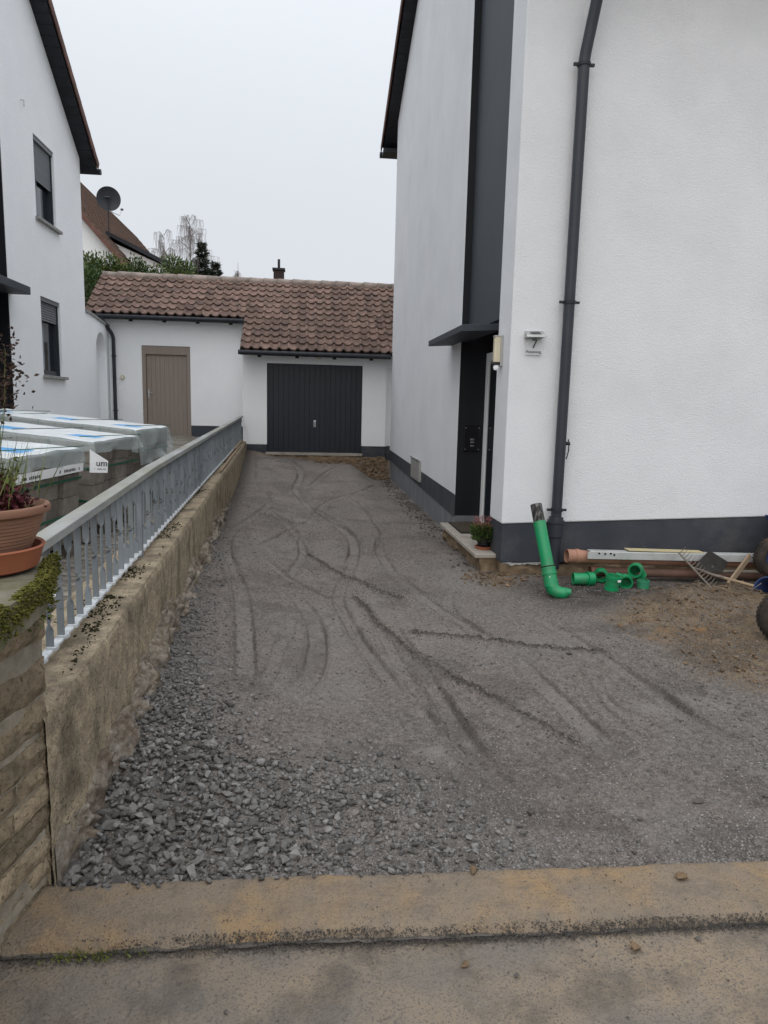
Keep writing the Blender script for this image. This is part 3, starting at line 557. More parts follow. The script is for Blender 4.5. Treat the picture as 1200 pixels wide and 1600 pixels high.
b = MB().prism([(8.85, ptop(8.85)), (16.06, ptop(16.06)), (16.06, 7.54), (RID, zr), (8.85, sof2(8.85))], 'x', XH, 2.6); b.build('side_wall', M['plaster'], house, bevel=.006)
b = MB().prism([(XH, ftop(XH)), (9.5, ftop(9.5)), (9.5, sof2(YF)), (XH, sof2(YF))], 'y', YF, 7.10); b.build('front_wall', M['plaster'], house, bevel=.012)
b = MB().prism([(7.1, 2.5), (8.85, 2.5), (8.85, sof2(8.85)), (7.1, sof2(7.1))], 'x', XH + .09, 2.6); b.build('dark_recess_panel', M['anthra'], house)
MB().box(XH + .003, XH + .09, 8.838, 8.85, 2.5, sof2(8.8)).build('recess_return', M['niche'], house)
b = MB().prism([(8.85, pbot(8.85)), (16.05, pbot(16.05)), (16.05, ptop(16.05)), (8.85, ptop(8.85))], 'x', XH + .006, 2.6); b.build('side_plinth', M['plinth'], house)
b = MB().prism([(8.85, -.5), (16.04, -.5), (16.04, pbot(16.04)), (8.85, pbot(8.85))], 'x', XH + .016, 2.6); b.build('concrete_base', M['grey_base'], house)
b = MB().prism([(XH + .012, .085), (9.5, .07), (9.5, ftop(9.5)), (XH + .012, ftop(XH))], 'y', YF + .012, 7.09); b.build('front_plinth', M['plinth'], house, bevel=.012)
def rough_box(x0, x1, y0, y1, z0, z1, amp, sc, seed, step=.05):
    """box with a knobbly surface, top omitted from the noise at its rim"""
    import bmesh
    bm = bmesh.new(); bmesh.ops.create_cube(bm, size=1)
    for v in bm.verts: v.co = Vector((x0 if v.co.x < 0 else x1, y0 if v.co.y < 0 else y1, z0 if v.co.z < 0 else z1))
    for ax, (a, c) in enumerate(((x0, x1), (y0, y1), (z0, z1))):
        k = max(1, int((c - a) / step))
        for i in range(1, k):
            co = Vector((0, 0, 0)); co[ax] = a + (c - a) * i / k; no = Vector((0, 0, 0)); no[ax] = 1
            bmesh.ops.bisect_plane(bm, geom=bm.verts[:] + bm.edges[:] + bm.faces[:], plane_co=co, plane_no=no)
    bm.normal_update()
    co = np.array([v.co for v in bm.verts]); d = fbm(co[:, 0] + co[:, 2] * 1.7, co[:, 1] + co[:, 2] * 2.3, sc, seed, 4)
    for v, k in zip(bm.verts, d): v.co += v.normal * (float(k) * amp)
    bm.verts.index_update(); o = MB(); o.v = [tuple(v.co) for v in bm.verts]; o.f = [tuple(q.index for q in f.verts) for f in bm.faces]; bm.free(); return o
rough_box(XH + .03, 6.5, YF + .03, 7.05, -.35, .08, .07, 9, 31).build('foundation', M['found'], house, smooth=True)
rough_box(1.76, 2.0, 6.86, 8.72, -.35, .085, .08, 9, 32).build('step_footing', M['found'], house, smooth=True)
MB().box(1.70, 2.28, 6.84, 8.76, .09, .132).build('doorstep', M['step'], house, bevel=.008)
# entrance niche
MB().box(1.903, 2.30, 8.835, 8.85, .21, 2.5).build('niche_side', M['niche'], house)
MB().box(1.906, 2.30, 8.828, 8.85, .133, .21).build('niche_skirting', M['grey_base'], house)
MB().box(2.30, 2.45, 7.10, 8.83, .133, 2.5).build('niche_back', M['niche'], house)
door = MB().box(2.262, 2.30, 7.12, 8.825, .14, 2.22).build('front_door', M['niche'], house)
for y0, y1, z0, z1 in ((8.70, 8.825, .14, 2.25), (7.10, 8.70, 2.15, 2.25), (7.10, 7.18, .14, 2.15)): MB().box(2.225, 2.262, y0, y1, z0, z1).build('frame', M['frame_w'], door, bevel=.004)
MB().box(2.240, 2.262, 7.25, 8.68, .2, 2.12).build('glass', M['glass'], door)
MB().tube([(2.20, 7.45, .95), (2.20, 7.45, 1.55)], .014, 10).build('handle', M['metal'], door, smooth=True)
MB().prism([(XH - .31, 2.36), (XH + .1, 2.385), (XH + .1, 2.455), (XH - .31, 2.43)], 'y', 7.4, 9.42).build('canopy', M['anthra'], house, bevel=.006)
# roof: slab, soffit boards on the verge, edge tiles, gutter
roof = MB().prism([(17.0, sof(17.0) + .05), (RID, zr + .05), (6.0, sof2(6.0) + .05), (6.0, sof2(6.0) + .2), (RID, zr + .22), (17.0, sof(17.0) + .17)], 'x', 1.69, 9.8).build('roof', M['tile_d'], house)
y = 16.98
while y > 6.1:
    f = sof if y > RID else sof2; y1 = y - .16
    g = sof if y1 > RID else sof2
    MB().add([(x, yy, (f if yy == y else g)(yy) + dz) for dz in (.012, .048) for yy in (y, y1 + .006) for x in (1.68, 2.3)], [(0, 2, 3, 1), (4, 5, 7, 6), (0, 1, 5, 4), (2, 6, 7, 3), (0, 4, 6, 2), (1, 3, 7, 5)]).build('soffit_board', M['soffit'], roof); y = y1
ang = math.atan(T25); vt = MB().box(-.035, .20, 0, .36, 0, .022).add([(-.05, 0, -.13), (-.03, 0, -.13), (-.03, .36, -.13), (-.05, .36, -.13), (-.05, 0, .022), (-.03, 0, .022), (-.03, .36, .022), (-.05, .36, .022)], [(0, 3, 2, 1), (4, 5, 6, 7), (0, 1, 5, 4), (2, 3, 7, 6), (0, 4, 7, 3), (1, 2, 6, 5)]).mesh('verge_tile', M['tile_d'])
k = 0
while 17.0 - k * .33 * math.cos(ang) > RID + .1:
    y = 17.0 - k * .33 * math.cos(ang) - .36 * math.cos(ang); inst('verge_tile', vt, roof, (1.68, y, sof(y) + .17), (-ang + .03, 0, 0)); k += 1
MB().tube([(1.62, 17.05, sof(17.05) + .06), (6, 17.05, sof(17.05) + .06)], .065, 12).build('gutter', M['gutter'], roof, smooth=True)
MB().box(1.66, 2.2, 16.55, 16.97, sof(16.97) - .06, sof(16.97) + .02).build('eave_box', M['soffit'], roof)
MB().tube([(1.7, 5.92, sof2(6) + .08), (9, 5.92, sof2(6) + .08)], .07, 12).build('gutter', M['gutter'], roof, smooth=True)
# downpipe on the front wall
px = 2.415; py = YF - .085
dp = MB().tube([(px, py, .55), (px, py, 4.62), (px + .006, py - .008, 4.70), (px + .055, py - .10, 5.15), (px + .10, py - .25, 5.5), (px + .12, 5.98, 5.8), (px + .12, 5.94, 6.12)], .05, 20).build('downpipe', M['pipe_dark'], house, smooth=True)
MB().tube([(px, py, .05), (px, py, .36), (px, py, .37), (px, py, .50), (px, py, .505), (px, py, .53), (px, py, .531), (px, py, .56)], [.058, .058, .072, .072, .082, .082, .070, .068], 20).build('stand_pipe', M['pipe_dark'], dp, smooth=True)
for z in (.63, 2.57, 4.60):
    MB().tube([(px, py, z - .014), (px, py, z + .014)], .059, 20).box(px - .095, px + .095, py - .012, py + .012, z - .011, z + .011).box(px - .012, px + .012, py, YF, z - .008, z + .008).build('pipe_clip', M['gutter'], dp, smooth=True)
MB().tube([(px + .052, py, 1.27), (px + .088, py, 1.27)], .018, 10).tube([(px + .075, py, 1.27), (px + .075, py, 1.31)], .006, 6).tube([(px + .082, py, 1.27), (px + .078, py - .01, 1.2), (px + .06, py - .01, 1.12)], .006, 6).build('hose_tap', M['black'], dp, smooth=True)
# peeling edge under the plinth
rough_box(XH + .03, 2.36, YF + .008, YF + .03, .070, .088, .035, 14, 33, .02).build('plinth_edge', M['sill'], house)
# fixtures on the house
t = thing('wall_lamp', (XH - .03, 6.93, 2.03), 'slim cream wall lamp with motion sensor left of the house number', 'lamp')
MB().box(XH - .025, XH, 6.89, 6.96, 1.995, 2.29).build('back_plate', M['metal_s'], t, bevel=.004)
MB().prism([(XH - .085, 6.900), (XH - .075, 6.893), (XH - .026, 6.893), (XH - .026, 6.957), (XH - .075, 6.957), (XH - .085, 6.950)], 'z', 2.03, 2.27).build('shade', M['lampglass'], t, bevel=.004)
MB().box(XH - .09, XH - .024, 6.889, 6.961, 2.27, 2.283).build('top_cap', M['metal_s'], t, bevel=.003)
MB().box(XH - .09, XH - .024, 6.889, 6.961, 2.005, 2.03).build('bottom_cap', M['black'], t, bevel=.003)
MB().lathe([(0, -.03), (.022, -.024), (.03, 0), (.025, .02), (0, .024)], (XH - .055, 6.92, 1.98), 14).build('sensor', M['frame_w'], t, smooth=True)
t = thing('house_number_sign', (2.11, YF, 2.1), 'steel solar lamp with clear house number plate reading 7 on the front wall', 'sign')
MB().add([(2.03, YF, 2.235), (2.20, YF, 2.24), (2.20, YF, 2.315), (2.03, YF, 2.31), (2.025, YF - .11, 2.245), (2.205, YF - .11, 2.25), (2.205, YF - .09, 2.275), (2.025, YF - .09, 2.27)], [(0, 3, 2, 1), (4, 5, 6, 7), (0, 1, 5, 4), (2, 3, 7, 6), (0, 4, 7, 3), (1, 2, 6, 5)]).build('lamp_housing', M['metal_s'], t, bevel=.003)
MB().add([(2.065, YF - .094, 2.277), (2.165, YF - .094, 2.281), (2.160, YF - .032, 2.304), (2.070, YF - .032, 2.300)], [(0, 1, 2, 3)]).build('solar_cell', M['black'], t)
plate = mat('clear acrylic plate', (.75, .77, .78), None, 1, .15, 0, spec=.5, alpha=.45)
MB().box(2.045, 2.195, YF - .024, YF - .018, 2.09, 2.235).build('number_plate', plate, t)
RX = Matrix.Rotation(math.pi / 2, 4, 'X')
text_mesh('digit', '7', .115, M['pipe_dark'], t, Matrix.Translation((2.125, YF - .026, 2.188)) @ RX, .002)
text_mesh('street_name', 'Rasenweg', .036, M['pipe_dark'], t, Matrix.Translation((2.12, YF - .026, 2.118)) @ RX)
t = thing('intercom_panel', (2.07, 8.83, 1.3), 'black intercom panel with bell buttons inside the dark entrance', 'intercom')
MB().box(1.98, 2.19, 8.812, 8.835, 1.03, 1.36).build('panel', M['black'], t, bevel=.004)
for z, rr in ((1.185, .014), (1.15, .014), (1.105, .012)): MB().box(2.065, 2.11, 8.806, 8.812, z - rr * .8, z + rr * .8).build('button', M['metal'], t, bevel=.003)
for x in (2.0, 2.17):
    for z in (1.06, 1.33): MB().tube([(x, 8.813, z), (x, 8.808, z)], .008, 8).build('screw', M['metal'], t)
t = thing('meter_box', (XH, 12.05, .5), 'pale metal service hatch at the foot of the white side wall', 'hatch')
MB().box(XH - .03, XH + .02, 11.58, 12.55, .33, .69).build('box', M['metal_s'], t, bevel=.006)
MB().box(XH - .038, XH - .03, 11.64, 12.49, .37, .63).build('lid', M['metal_s'], t, bevel=.004)
MB().box(XH - .045, XH - .028, 11.56, 12.57, .68, .70).build('drip_edge', M['metal_s'], t)
t = thing('door_mat', (2.0, 8.35, .133), 'ribbed brown door mat on the stone doorstep', 'mat')
MB().box(1.80, 2.22, 7.98, 8.72, .133, .146).build('backing', M['rubber'], t, bevel=.004)
for k in range(11): MB().box(1.815 + k * .036, 1.838 + k * .036, 8.0, 8.70, .146, .153).build('rib', M['mat'], t)
# potted heather on the step
def blades(name, m, parent, n, fn, seed, quad=True):
    """many small leaves; fn(r) -> (base, direction, length, width)"""
    r = np.random.default_rng(seed); V = []; F = []
    for i in range(n):
        b0, d, ln, wd = fn(r); d = np.array(d, float); d /= np.linalg.norm(d) + 1e-9; a = np.cross(d, r.normal(size=3)); a /= np.linalg.norm(a) + 1e-9
        nn = np.cross(a, d); b0 = np.array(b0, float); k = len(V)
        V += [b0, b0 + d * ln * .45 + a * wd * .5 + nn * wd * .15, b0 + d * ln, b0 + d * ln * .45 - a * wd * .5 + nn * wd * .15]; F.append((k, k + 1, k + 2, k + 3))
    o = bpy.data.objects.new(name, npmesh(name, np.array(V), np.array(F), m)); link(o, parent, (0, 0, 0)); return tag(o, kind='stuff')
hc = np.array((1.875, 7.12, .17))
t = thing('potted_heather', (1.875, 7.12, .133), 'pink heather in a dark pot with clay saucer on the doorstep', 'plant')
MB().lathe([(0, 0), (.085, 0), (.10, .03), (.092, .032), (.08, .01)], (1.86, 7.12, .133), 20).build('saucer', M['terra_s'], t, smooth=True)
MB().lathe([(0, .0), (.065, 0), (.09, .15), (.08, .15), (.075, .13), (0, .13)], (1.86, 7.12, .14), 18).build('pot', M['black'], t, smooth=True)
def hf(r, rad, z0, z1, ln, wd):
    a = r.uniform(0, 6.28); q = rad * math.sqrt(r.random()); return ((1.855 + q * math.cos(a), 7.12 + q * 1.1 * math.sin(a), r.uniform(z0, z1)), (math.cos(a) * .6, math.sin(a) * .6, r.uniform(.2, 1)), ln * r.uniform(.6, 1.2), wd)
blades('foliage', M['leaf'], t, 900, lambda r: hf(r, .125, .22, .36, .045, .02), 3)
blades('pale_foliage', M['leaf_o'], t, 160, lambda r: hf(r, .11, .28, .38, .04, .016), 4)
blades('blossom', M['heather'], t, 240, lambda r: hf(r, .11, .32, .46, .04, .008), 5)

# ------------------------------------------------------------------ garage and shed with one tiled roof line
PIT = R(33.5); CP, SP = math.cos(PIT), math.sin(PIT); GA = .283
RY, RZ = 18.85, 4.56
def tile_mesh(name, m):
    us = np.linspace(0, 1.14, 10); prof = []
    for u in us:
        z = .042 * math.sin(math.pi * u / .44) if u < .44 else -.010 * math.sin(math.pi * (u - .44) / .56) if u < 1 else .042 * math.sin(math.pi * (u - 1) / .44)
        prof.append((u * .2, z))
    v = []; ln = GA + .06
    for yy, dz in ((0, .038), (ln, 0)):
        v += [(x, yy, z + dz) for x, z in prof]
    v += [(x, .004, z + .006) for x, z in prof]
    n = len(prof); f = [(i, i + 1, n + i + 1, n + i) for i in range(n - 1)] + [(2 * n + i, 2 * n + i + 1, i + 1, i) for i in range(n - 1)]
    me = bpy.data.meshes.new(name); me.from_pydata(v, [], f); me.materials.append(m); me.polygons.foreach_set('use_smooth', [True] * len(me.polygons)); me.update()
    try: me.set_sharp_from_angle(angle=R(50))
    except Exception: pass
    return me
TM = tile_mesh('roof_tile', M['tile'])
def tiled(roof, x0, ncol, nrow):
    for rr in range(nrow):
        s = (nrow - rr) * GA                                  # slope distance below the ridge of the tile's lower edge
        for c in range(ncol):
            inst('roof_tile', TM, roof, (x0 + c * .2 + random.gauss(0, .003), RY - s * CP, RZ - s * SP + .02 + random.gauss(0, .003)), (PIT + random.gauss(0, .006), random.gauss(0, .006), random.gauss(0, .008)))
def ridge(roof, x0, x1):
    me = MB().tube([(0, 0, 0), (.40, 0, 0)], [.115, .10], 14).mesh('ridge_tile', M['tile_r'], True); x = x0
    while x < x1:
        inst('ridge_tile', me, roof, (x, RY, RZ + random.gauss(.0, .004)), (0, random.gauss(0, .006), 0)); x += .36
def roofslab(parent, x0, x1, s0):
    ye, ze = RY - s0 * CP, RZ - s0 * SP
    return MB().prism([(ye, ze - .07), (RY, RZ - .07), (RY + 2.6 * CP, RZ - 2.6 * SP - .07), (RY + 2.6 * CP, RZ - 2.6 * SP - .01), (RY, RZ - .01), (ye, ze - .01)], 'x', x0, x1).build('roof', M['wood_d'], parent)
GX0, GX1, GYW = -1.42, 1.84, 16.5
gar = thing('garage', (.2, GYW, .3), 'white garage with dark up and over door and brown tiled roof', 'garage')
MB().prism([(GX0, .62), (-.88, .62), (-.88, 2.45), (1.285, 2.45), (1.285, .62), (GX1, .62), (GX1, 2.95), (GX0, 2.95)], 'y', GYW, GYW + .25).build('front_wall', M['plaster_g'], gar, bevel=.005)
MB().box(GX0, GX0 + .2, GYW + .25, 18.6, .3, 3.0).build('side_wall', M['plaster_g'], gar)
MB().box(GX1 - .2, GX1, GYW + .25, 18.6, .3, 3.0).build('side_wall', M['plaster_g'], gar)
for x0, x1 in ((GX0, -.885), (1.29, GX1)): MB().box(x0 + .004, x1, GYW + .006, GYW + .25, .22, .62).build('plinth', M['plinth'], gar)
MB().box(-.91, 1.31, GYW - .06, GYW + .3, .385, .445).build('threshold', M['step'], gar, bevel=.008)
rough_box(GX0, GX1, GYW - .04, GYW + .2, -.3, .38, .07, 8, 44, .07).build('footing', M['found'], gar, smooth=True)
gd_ = MB().box(-.88, 1.285, GYW + .12, GYW + .15, .45, 2.45).build('garage_door', M['door_g'], gar)
for k in range(18):
    x0 = -.86 + k * .1182; MB().box(x0 + .002, x0 + .1162, GYW + .098, GYW + .12, .50, 2.41).build('door_board', M['door_g'], gd_, bevel=.003)
for q in ((-.88, -.86, .45, 2.45), (1.268, 1.285, .45, 2.45)): MB().box(q[0], q[1], GYW + .09, GYW + .12, q[2], q[3]).build('frame', M['door_g'], gd_)
MB().box(-.86, 1.268, GYW + .09, GYW + .12, 2.41, 2.45).build('frame', M['door_g'], gd_); MB().box(-.86, 1.268, GYW + .09, GYW + .12, .45, .50).build('frame', M['door_g'], gd_)
hd = MB().box(.178, .232, GYW + .088, GYW + .098, 1.03, 1.19).build('handle', M['metal'], gd_, bevel=.01)
MB().tube([(.205, GYW + .09, 1.15), (.205, GYW + .05, 1.15), (.205, GYW + .05, 1.04)], .012, 8).build('grip', M['metal'], hd, smooth=True)
rf = roofslab(gar, GX0 - .02, 2.5, 12 * GA - .06); tiled(rf, -1.43, 18, 12); ridge(rf, GX0 - .02, 2.2)
ye, ze = RY - 12 * GA * CP, RZ - 12 * GA * SP
MB().pipe([(GX0 - .05, ye - .01, ze - .045), (1.86, ye - .01, ze - .05)], .052, .004, 14).build('gutter', M['gutter'], rf, smooth=True)
MB().box(GX0, 1.88, ye + .05, ye + .075, ze - .10, ze + .01).build('fascia', M['gutter'], rf)
for x in (-1.02, -.20, .62, 1.44): MB().prism([(ye + .05, ze - .14), (ye + .05, ze - .03), (GYW + .05, ze + .24), (GYW + .05, ze + .1)], 'x', x - .04, x + .04).build('rafter', M['wood_d'], gar)
ch = MB().box(-.90, -.62, 20.2, 20.5, 3.4, 5.12).build('chimney', M['brick'], gar, bevel=.01)
MB().box(-.93, -.59, 20.17, 20.53, 5.12, 5.17).build('chimney_cap', M['gutter'], ch); MB().tube([(-.76, 20.35, 5.17), (-.76, 20.35, 5.42)], .035, 10).build('flue', M['gutter'], ch)
t = thing('eave_lamp', (.28, GYW - .15, 2.62), 'small round lamp under the garage eave above the door', 'lamp')
MB().box(.24, .32, GYW - .06, GYW, 2.58, 2.68).build('mount', M['gutter'], t, bevel=.005); MB().lathe([(0, -.06), (.05, -.05), (.07, 0), (.06, .03), (0, .05)], (.28, GYW - .10, 2.62), 16).build('shade', M['lampglass'], t, smooth=True)
t = thing('gate_wall', (2.0, 16.8, .4), 'narrow white wall with slim opening between garage and right house', 'wall')
MB().prism([(1.845, .62), (1.90, .62), (1.90, 2.42), (2.9, 2.42), (2.9, 2.75), (1.845, 2.75)], 'y', 16.62, 16.82).build('wall_panel', M['plaster_g'], t)
MB().box(1.90, 2.9, 16.77, 16.81, .45, 2.42).build('gate', M['frame_w'], t); MB().box(1.845, 2.4, 16.60, 16.77, .2, .62).build('plinth', M['plinth'], t)
# shed
SX0, SX1, SYW = -4.55, -1.43, 17.5
shed = thing('shed', (-3, SYW, .6), 'white outbuilding with taupe door and brown pantiles beside the garage', 'shed')
MB().prism([(SX0 - .5, .98), (-3.83, .98), (-3.83, 2.82), (-2.72, 2.82), (-2.72, .98), (SX1, .98), (SX1, 3.62), (SX0 - .5, 3.62)], 'y', SYW, SYW + .25).build('front_wall', M['plaster_l'], shed)
MB().box(SX0 - .5, SX0 - .3, SYW + .25, 20, .3, 3.7).build('side_wall', M['plaster_l'], shed)
for x0, x1 in ((SX0, -3.835), (-2.715, SX1)): MB().box(x0, x1, SYW + .006, SYW + .25, .3, .98).build('plinth', M['anthra'], shed)
dr = MB().box(-3.83, -2.72, SYW + .10, SYW + .13, .68, 2.82).build('shed_door', M['door_b'], shed)
for q in ((-3.83, -3.745, .68, 2.82), (-2.805, -2.72, .68, 2.82), (-3.745, -2.805, 2.62, 2.82)): MB().box(q[0], q[1], SYW + .02, SYW + .10, q[2], q[3]).build('frame', M['door_b'], dr, bevel=.004)
for k in range(9): MB().box(-3.735 + k * .1025, -3.735 + k * .1025 + .1005, SYW + .07, SYW + .10, .70, 2.61).build('door_board', M['door_b'], dr, bevel=.0025)
hd = MB().box(-3.72, -3.68, SYW + .06, SYW + .07, 1.60, 1.80).build('handle_plate', M['metal'], dr, bevel=.003); MB().tube([(-3.70, SYW + .06, 1.73), (-3.70, SYW + .02, 1.73), (-3.60, SYW + .02, 1.73)], .011, 8).build('lever', M['metal'], hd, smooth=True)
rf = roofslab(shed, -4.97, GX0 - .02, 7 * GA - .05); tiled(rf, -5.03, 18, 7); ridge(rf, -4.99, GX0 - .2)
ye, ze = RY - 7 * GA * CP, RZ - 7 * GA * SP
MB().pipe([(-4.98, ye - .01, ze - .05), (GX0 - .03, ye - .01, ze - .045)], .052, .004, 14).build('gutter', M['gutter'], rf, smooth=True)
MB().box(-4.96, GX0 - .03, ye + .05, ye + .075, ze - .10, ze + .01).build('fascia', M['gutter'], rf)
for x in (-4.0, -3.25, -2.5, -1.75): MB().prism([(ye + .05, ze - .14), (ye + .05, ze - .03), (SYW + .05, ze + .2), (SYW + .05, ze + .05)], 'x', x - .04, x + .04).build('rafter', M['wood_d'], shed)
dp = MB().tube([(-4.62, ye, ze - .06), (-4.60, ye, ze - .14), (-4.46, SYW - .10, ze - .42), (-4.44, SYW - .07, ze - .5), (-4.44, SYW - .07, .75)], .042, 14).build('downpipe', M['pipe_dark'], shed, smooth=True)
for z in (2.55, 1.3): MB().tube([(-4.44, SYW - .07, z - .014), (-4.44, SYW - .07, z + .014)], .055, 14).build('pipe_clip', M['gutter'], dp)
t = thing('wall_switch', (-4.27, SYW, 2.07), 'small round switch on the white shed wall beside the downpipe', 'switch'); MB().tube([(-4.27, SYW, 2.07), (-4.27, SYW - .04, 2.07)], .05, 12).build('cover', M['lampglass'], t, smooth=True); MB().box(-4.285, -4.255, SYW - .05, SYW - .04, 2.055, 2.085).build('rocker', M['frame_w'], t)

# ------------------------------------------------------------------ left house
XL = -4.56
lh = thing('detached_house', (XL, 13, .7), 'white gabled house with roller shutters on the left behind the pallets', 'house')
TL = math.tan(R(34.8)); lso = lambda y: 6.32 + TL * (15.757 - y); LR = 9.6
def lwall(y0, y1, z0, z1):
    b.prism([(y0, z0), (y1, z0), (y1, z1 if z1 else lso(y1)), (y0, z1 if z1 else lso(y0))], 'x', XL - .35, XL)
b = MB(); W1 = (13.22, 14.20)
lwall(11.87, W1[0], .4, None); lwall(W1[1], 15.757, .4, None); lwall(*W1, .4, 1.96); lwall(*W1, 3.30, 4.60); lwall(*W1, 5.925, None); b.prism([(LR, .4), (10.2, .4), (10.2, lso(10.2)), (LR, lso(LR))], 'x', XL - .35, XL)
b.prism([(LR, .4), (4.5, .4), (4.5, lso(2 * LR - 4.5)), (LR, lso(LR))], 'x', XL - .35, XL)
b.build('gable_wall', M['plaster_l'], lh)
MB().box(-10, XL - .35, 15.5, 15.757, .4, 6.3).build('rear_wall', M['plaster_l'], lh)
MB().box(XL - .6, XL - .10, 10.2, 11.87, 3.2, lso(11.87)).build('dark_recess_panel', M['anthra'], lh)
MB().box(XL - .6, XL - .3, 10.2, 11.87, .5, 3.2).build('niche_back', M['niche'], lh)
MB().box(XL - .6, XL - .004, 11.855, 11.87, .5, lso(11.9)).build('recess_return', M['niche'], lh)
MB().box(XL - .3, XL - .27, 10.4, 11.8, .75, 2.12).build('door_panel', M['anthra'], lh); MB().box(XL - .3, XL - .24, 10.4, 11.8, 2.12, 2.16).build('door_rail', M['metal_s'], lh)
MB().box(XL - .3, XL + .30, 9.8, 11.95, 3.14, 3.26).build('canopy', M['anthra'], lh, bevel=.008)
def lwin(z0, z1, shut):
    wn = MB().box(XL - .16, XL - .13, *W1, z0, z1).build('window', M['niche'], lh)
    ys = W1; fw = .06
    for y0, y1, a, c in ((ys[0], ys[0] + fw, z0, z1), (ys[1] - fw, ys[1], z0, z1), (ys[0] + fw, ys[1] - fw, z0, z0 + .09), (ys[0] + fw, ys[1] - fw, z1 - .05, z1)):
        MB().box(XL - .13, XL - .085, y0, y1, a, c).build('frame', M['frame_d'], wn)
    MB().box(XL - .129, XL - .125, ys[0] + fw, ys[1] - fw, z0 + .09, z1 - .05).build('pane', M['glass'], wn)
    MB().box(XL - .124, XL - .120, ys[0] + .10, ys[0] + .42, z0 + .1, z1 - .1).build('curtain', M['curtain'], wn)
    MB().box(XL - .11, XL - .02, ys[0] + .002, ys[1] - .002, z1 - .07, z1 - .002).build('shutter_box', M['shutter'], wn)
    z = z1 - .07
    while z > shut:
        MB().prism([(XL - .075, z - .002), (XL - .062, z - .006), (XL - .058, z - .021), (XL - .062, z - .036), (XL - .075, z - .040)], 'y', ys[0] + .03, ys[1] - .03).build('shutter_slat', M['shutter'], wn); z -= .041
    for y in (ys[0] + .003, ys[1] - .033): MB().box(XL - .085, XL - .04, y, y + .03, z0, z1 - .07).build('guide_rail', M['frame_d'], wn)
    MB().box(XL - .10, XL + .07, ys[0] - .05, ys[1] + .13, z0 - .055, z0 - .004).build('sill', M['sill'], wn, bevel=.006)
lwin(1.96, 3.30, 2.92); lwin(4.60, 5.925, 5.27)
MB().tube([(XL, 12.75, 6.25), (XL + .05, 12.75, 6.25), (XL + .05, 12.75, 6.15)], .008, 6).build('wall_hook', M['metal_s'], lh)
ye = 16.05
roof = MB().prism([(ye, lso(ye) + .06), (LR, lso(LR) + .06), (3.5, lso(2 * LR - 3.5) + .06), (3.5, lso(2 * LR - 3.5) + .18), (LR, lso(LR) + .2), (ye, lso(ye) + .17)], 'x', -11, -4.30).build('roof', M['tile_d'], lh)
y = ye
while y > LR:
    y1 = y - .15; MB().add([(x, yy, lso(yy) + dz) for dz in (.012, .058) for yy in (y, y1 + .008) for x in (-4.9, -4.29)], [(0, 2, 3, 1), (4, 5, 7, 6), (0, 1, 5, 4), (2, 6, 7, 3), (0, 4, 6, 2), (1, 3, 7, 5)]).build('soffit_board', M['soffit'], roof); y = y1
vt2 = MB().box(-.20, .035, 0, .36, 0, .022).box(.03, .05, 0, .36, -.12, .022).mesh('verge_tile', M['tile_d']); al = math.atan(TL); k = 0
while ye - k * .33 * math.cos(al) > LR:
    y = ye - .02 - k * .33 * math.cos(al) - .36 * math.cos(al); o = inst('verge_tile', vt2, roof, (-4.30, y, lso(y) + .17), (-al + .03, 0, 0)); k += 1
MB().tube([(-4.24, ye + .05, lso(ye) + .07), (-10, ye + .05, lso(ye) + .07)], .06, 12).build('gutter', M['gutter'], roof, smooth=True)
# arched garden wall between house and shed
gw = thing('garden_wall', (XL, 16.6, .7), 'low white wall with arched opening between left house and shed', 'wall')
def archpoly(y0, y1, zs):
    c = (y0 + y1) / 2; rr = (y1 - y0) / 2; return [(c + rr * math.cos(a), zs + rr * 1.25 * math.sin(a)) for a in np.linspace(0, math.pi, 13)]
ap = archpoly(16.42, 17.27, 2.5)
top = [(y, 3.34 - .0 * (y - 15.76) - .13 * sst(15.76, 17.5, y)) for y in np.linspace(15.757, 17.49, 6)]
MB().prism([(15.757, .4), (16.42, .4)] + ap[::-1] + [(17.27, .4), (17.49, .4)] + [(float(a), float(c)) for a, c in top[::-1]], 'x', XL - .25, XL).build('wall_panel', M['plaster_l'], gw)
MB().box(XL - .22, XL - .18, 16.4, 17.29, .5, 3.2).build('gate', M['frame_w'], gw)
MB().prism([(float(a), float(c)) for a, c in top] + [(float(a), float(c) + .05) for a, c in top[::-1]], 'x', XL - .28, XL + .03).build('coping', M['sill'], gw)

# ------------------------------------------------------------------ retaining wall, railing, stone pier
wz = lambda y: .6 + .006 * (y - 2.6)
rw = thing('retaining_wall', (-1.0, 9, 0), 'aged concrete retaining wall with moss along the driveway under the railing', 'wall')
def skin(name, m, parent, U, V, fn, smooth=True):
    X, Y, Z = fn(U, V); me = npmesh(name, np.stack([X.ravel(), Y.ravel(), Z.ravel()], 1) - np.array(W[parent.name]), gridfaces(U.shape[1], U.shape[0]), m, smooth); return link(bpy.data.objects.new(name, me), parent, W[parent.name])
yy = [2.24]
while yy[-1] < 16.49: yy.append(min(16.5, yy[-1] * 1.008))
yy = np.array(yy); vv = np.concatenate([np.linspace(-.2, .57, 24), [.585, .597, .60], .60 + np.linspace(.02, .33, 9), [.935, 1.4]])
U, V = np.meshgrid(yy, vv)
def wf(U, V):
    n1 = .007 * fbm(U, V, 2, 501, 3) + .006 * fbm(U, V, 26, 505, 3); face = V <= .60
    h = wz(U); x = wallx(U) + np.where(face, n1 - .012 * sst(.57, .60, V), -(V - .60)); x = np.where(V > .933, wallx(U) - .335, x)
    z = np.where(face, np.where(V > .5, h - (.6 - V), V), h + n1 * .5); z = np.where(V > 1, 0, z); return x, U, z
skin('concrete_face', M['conc_wall'], rw, U, V, wf)
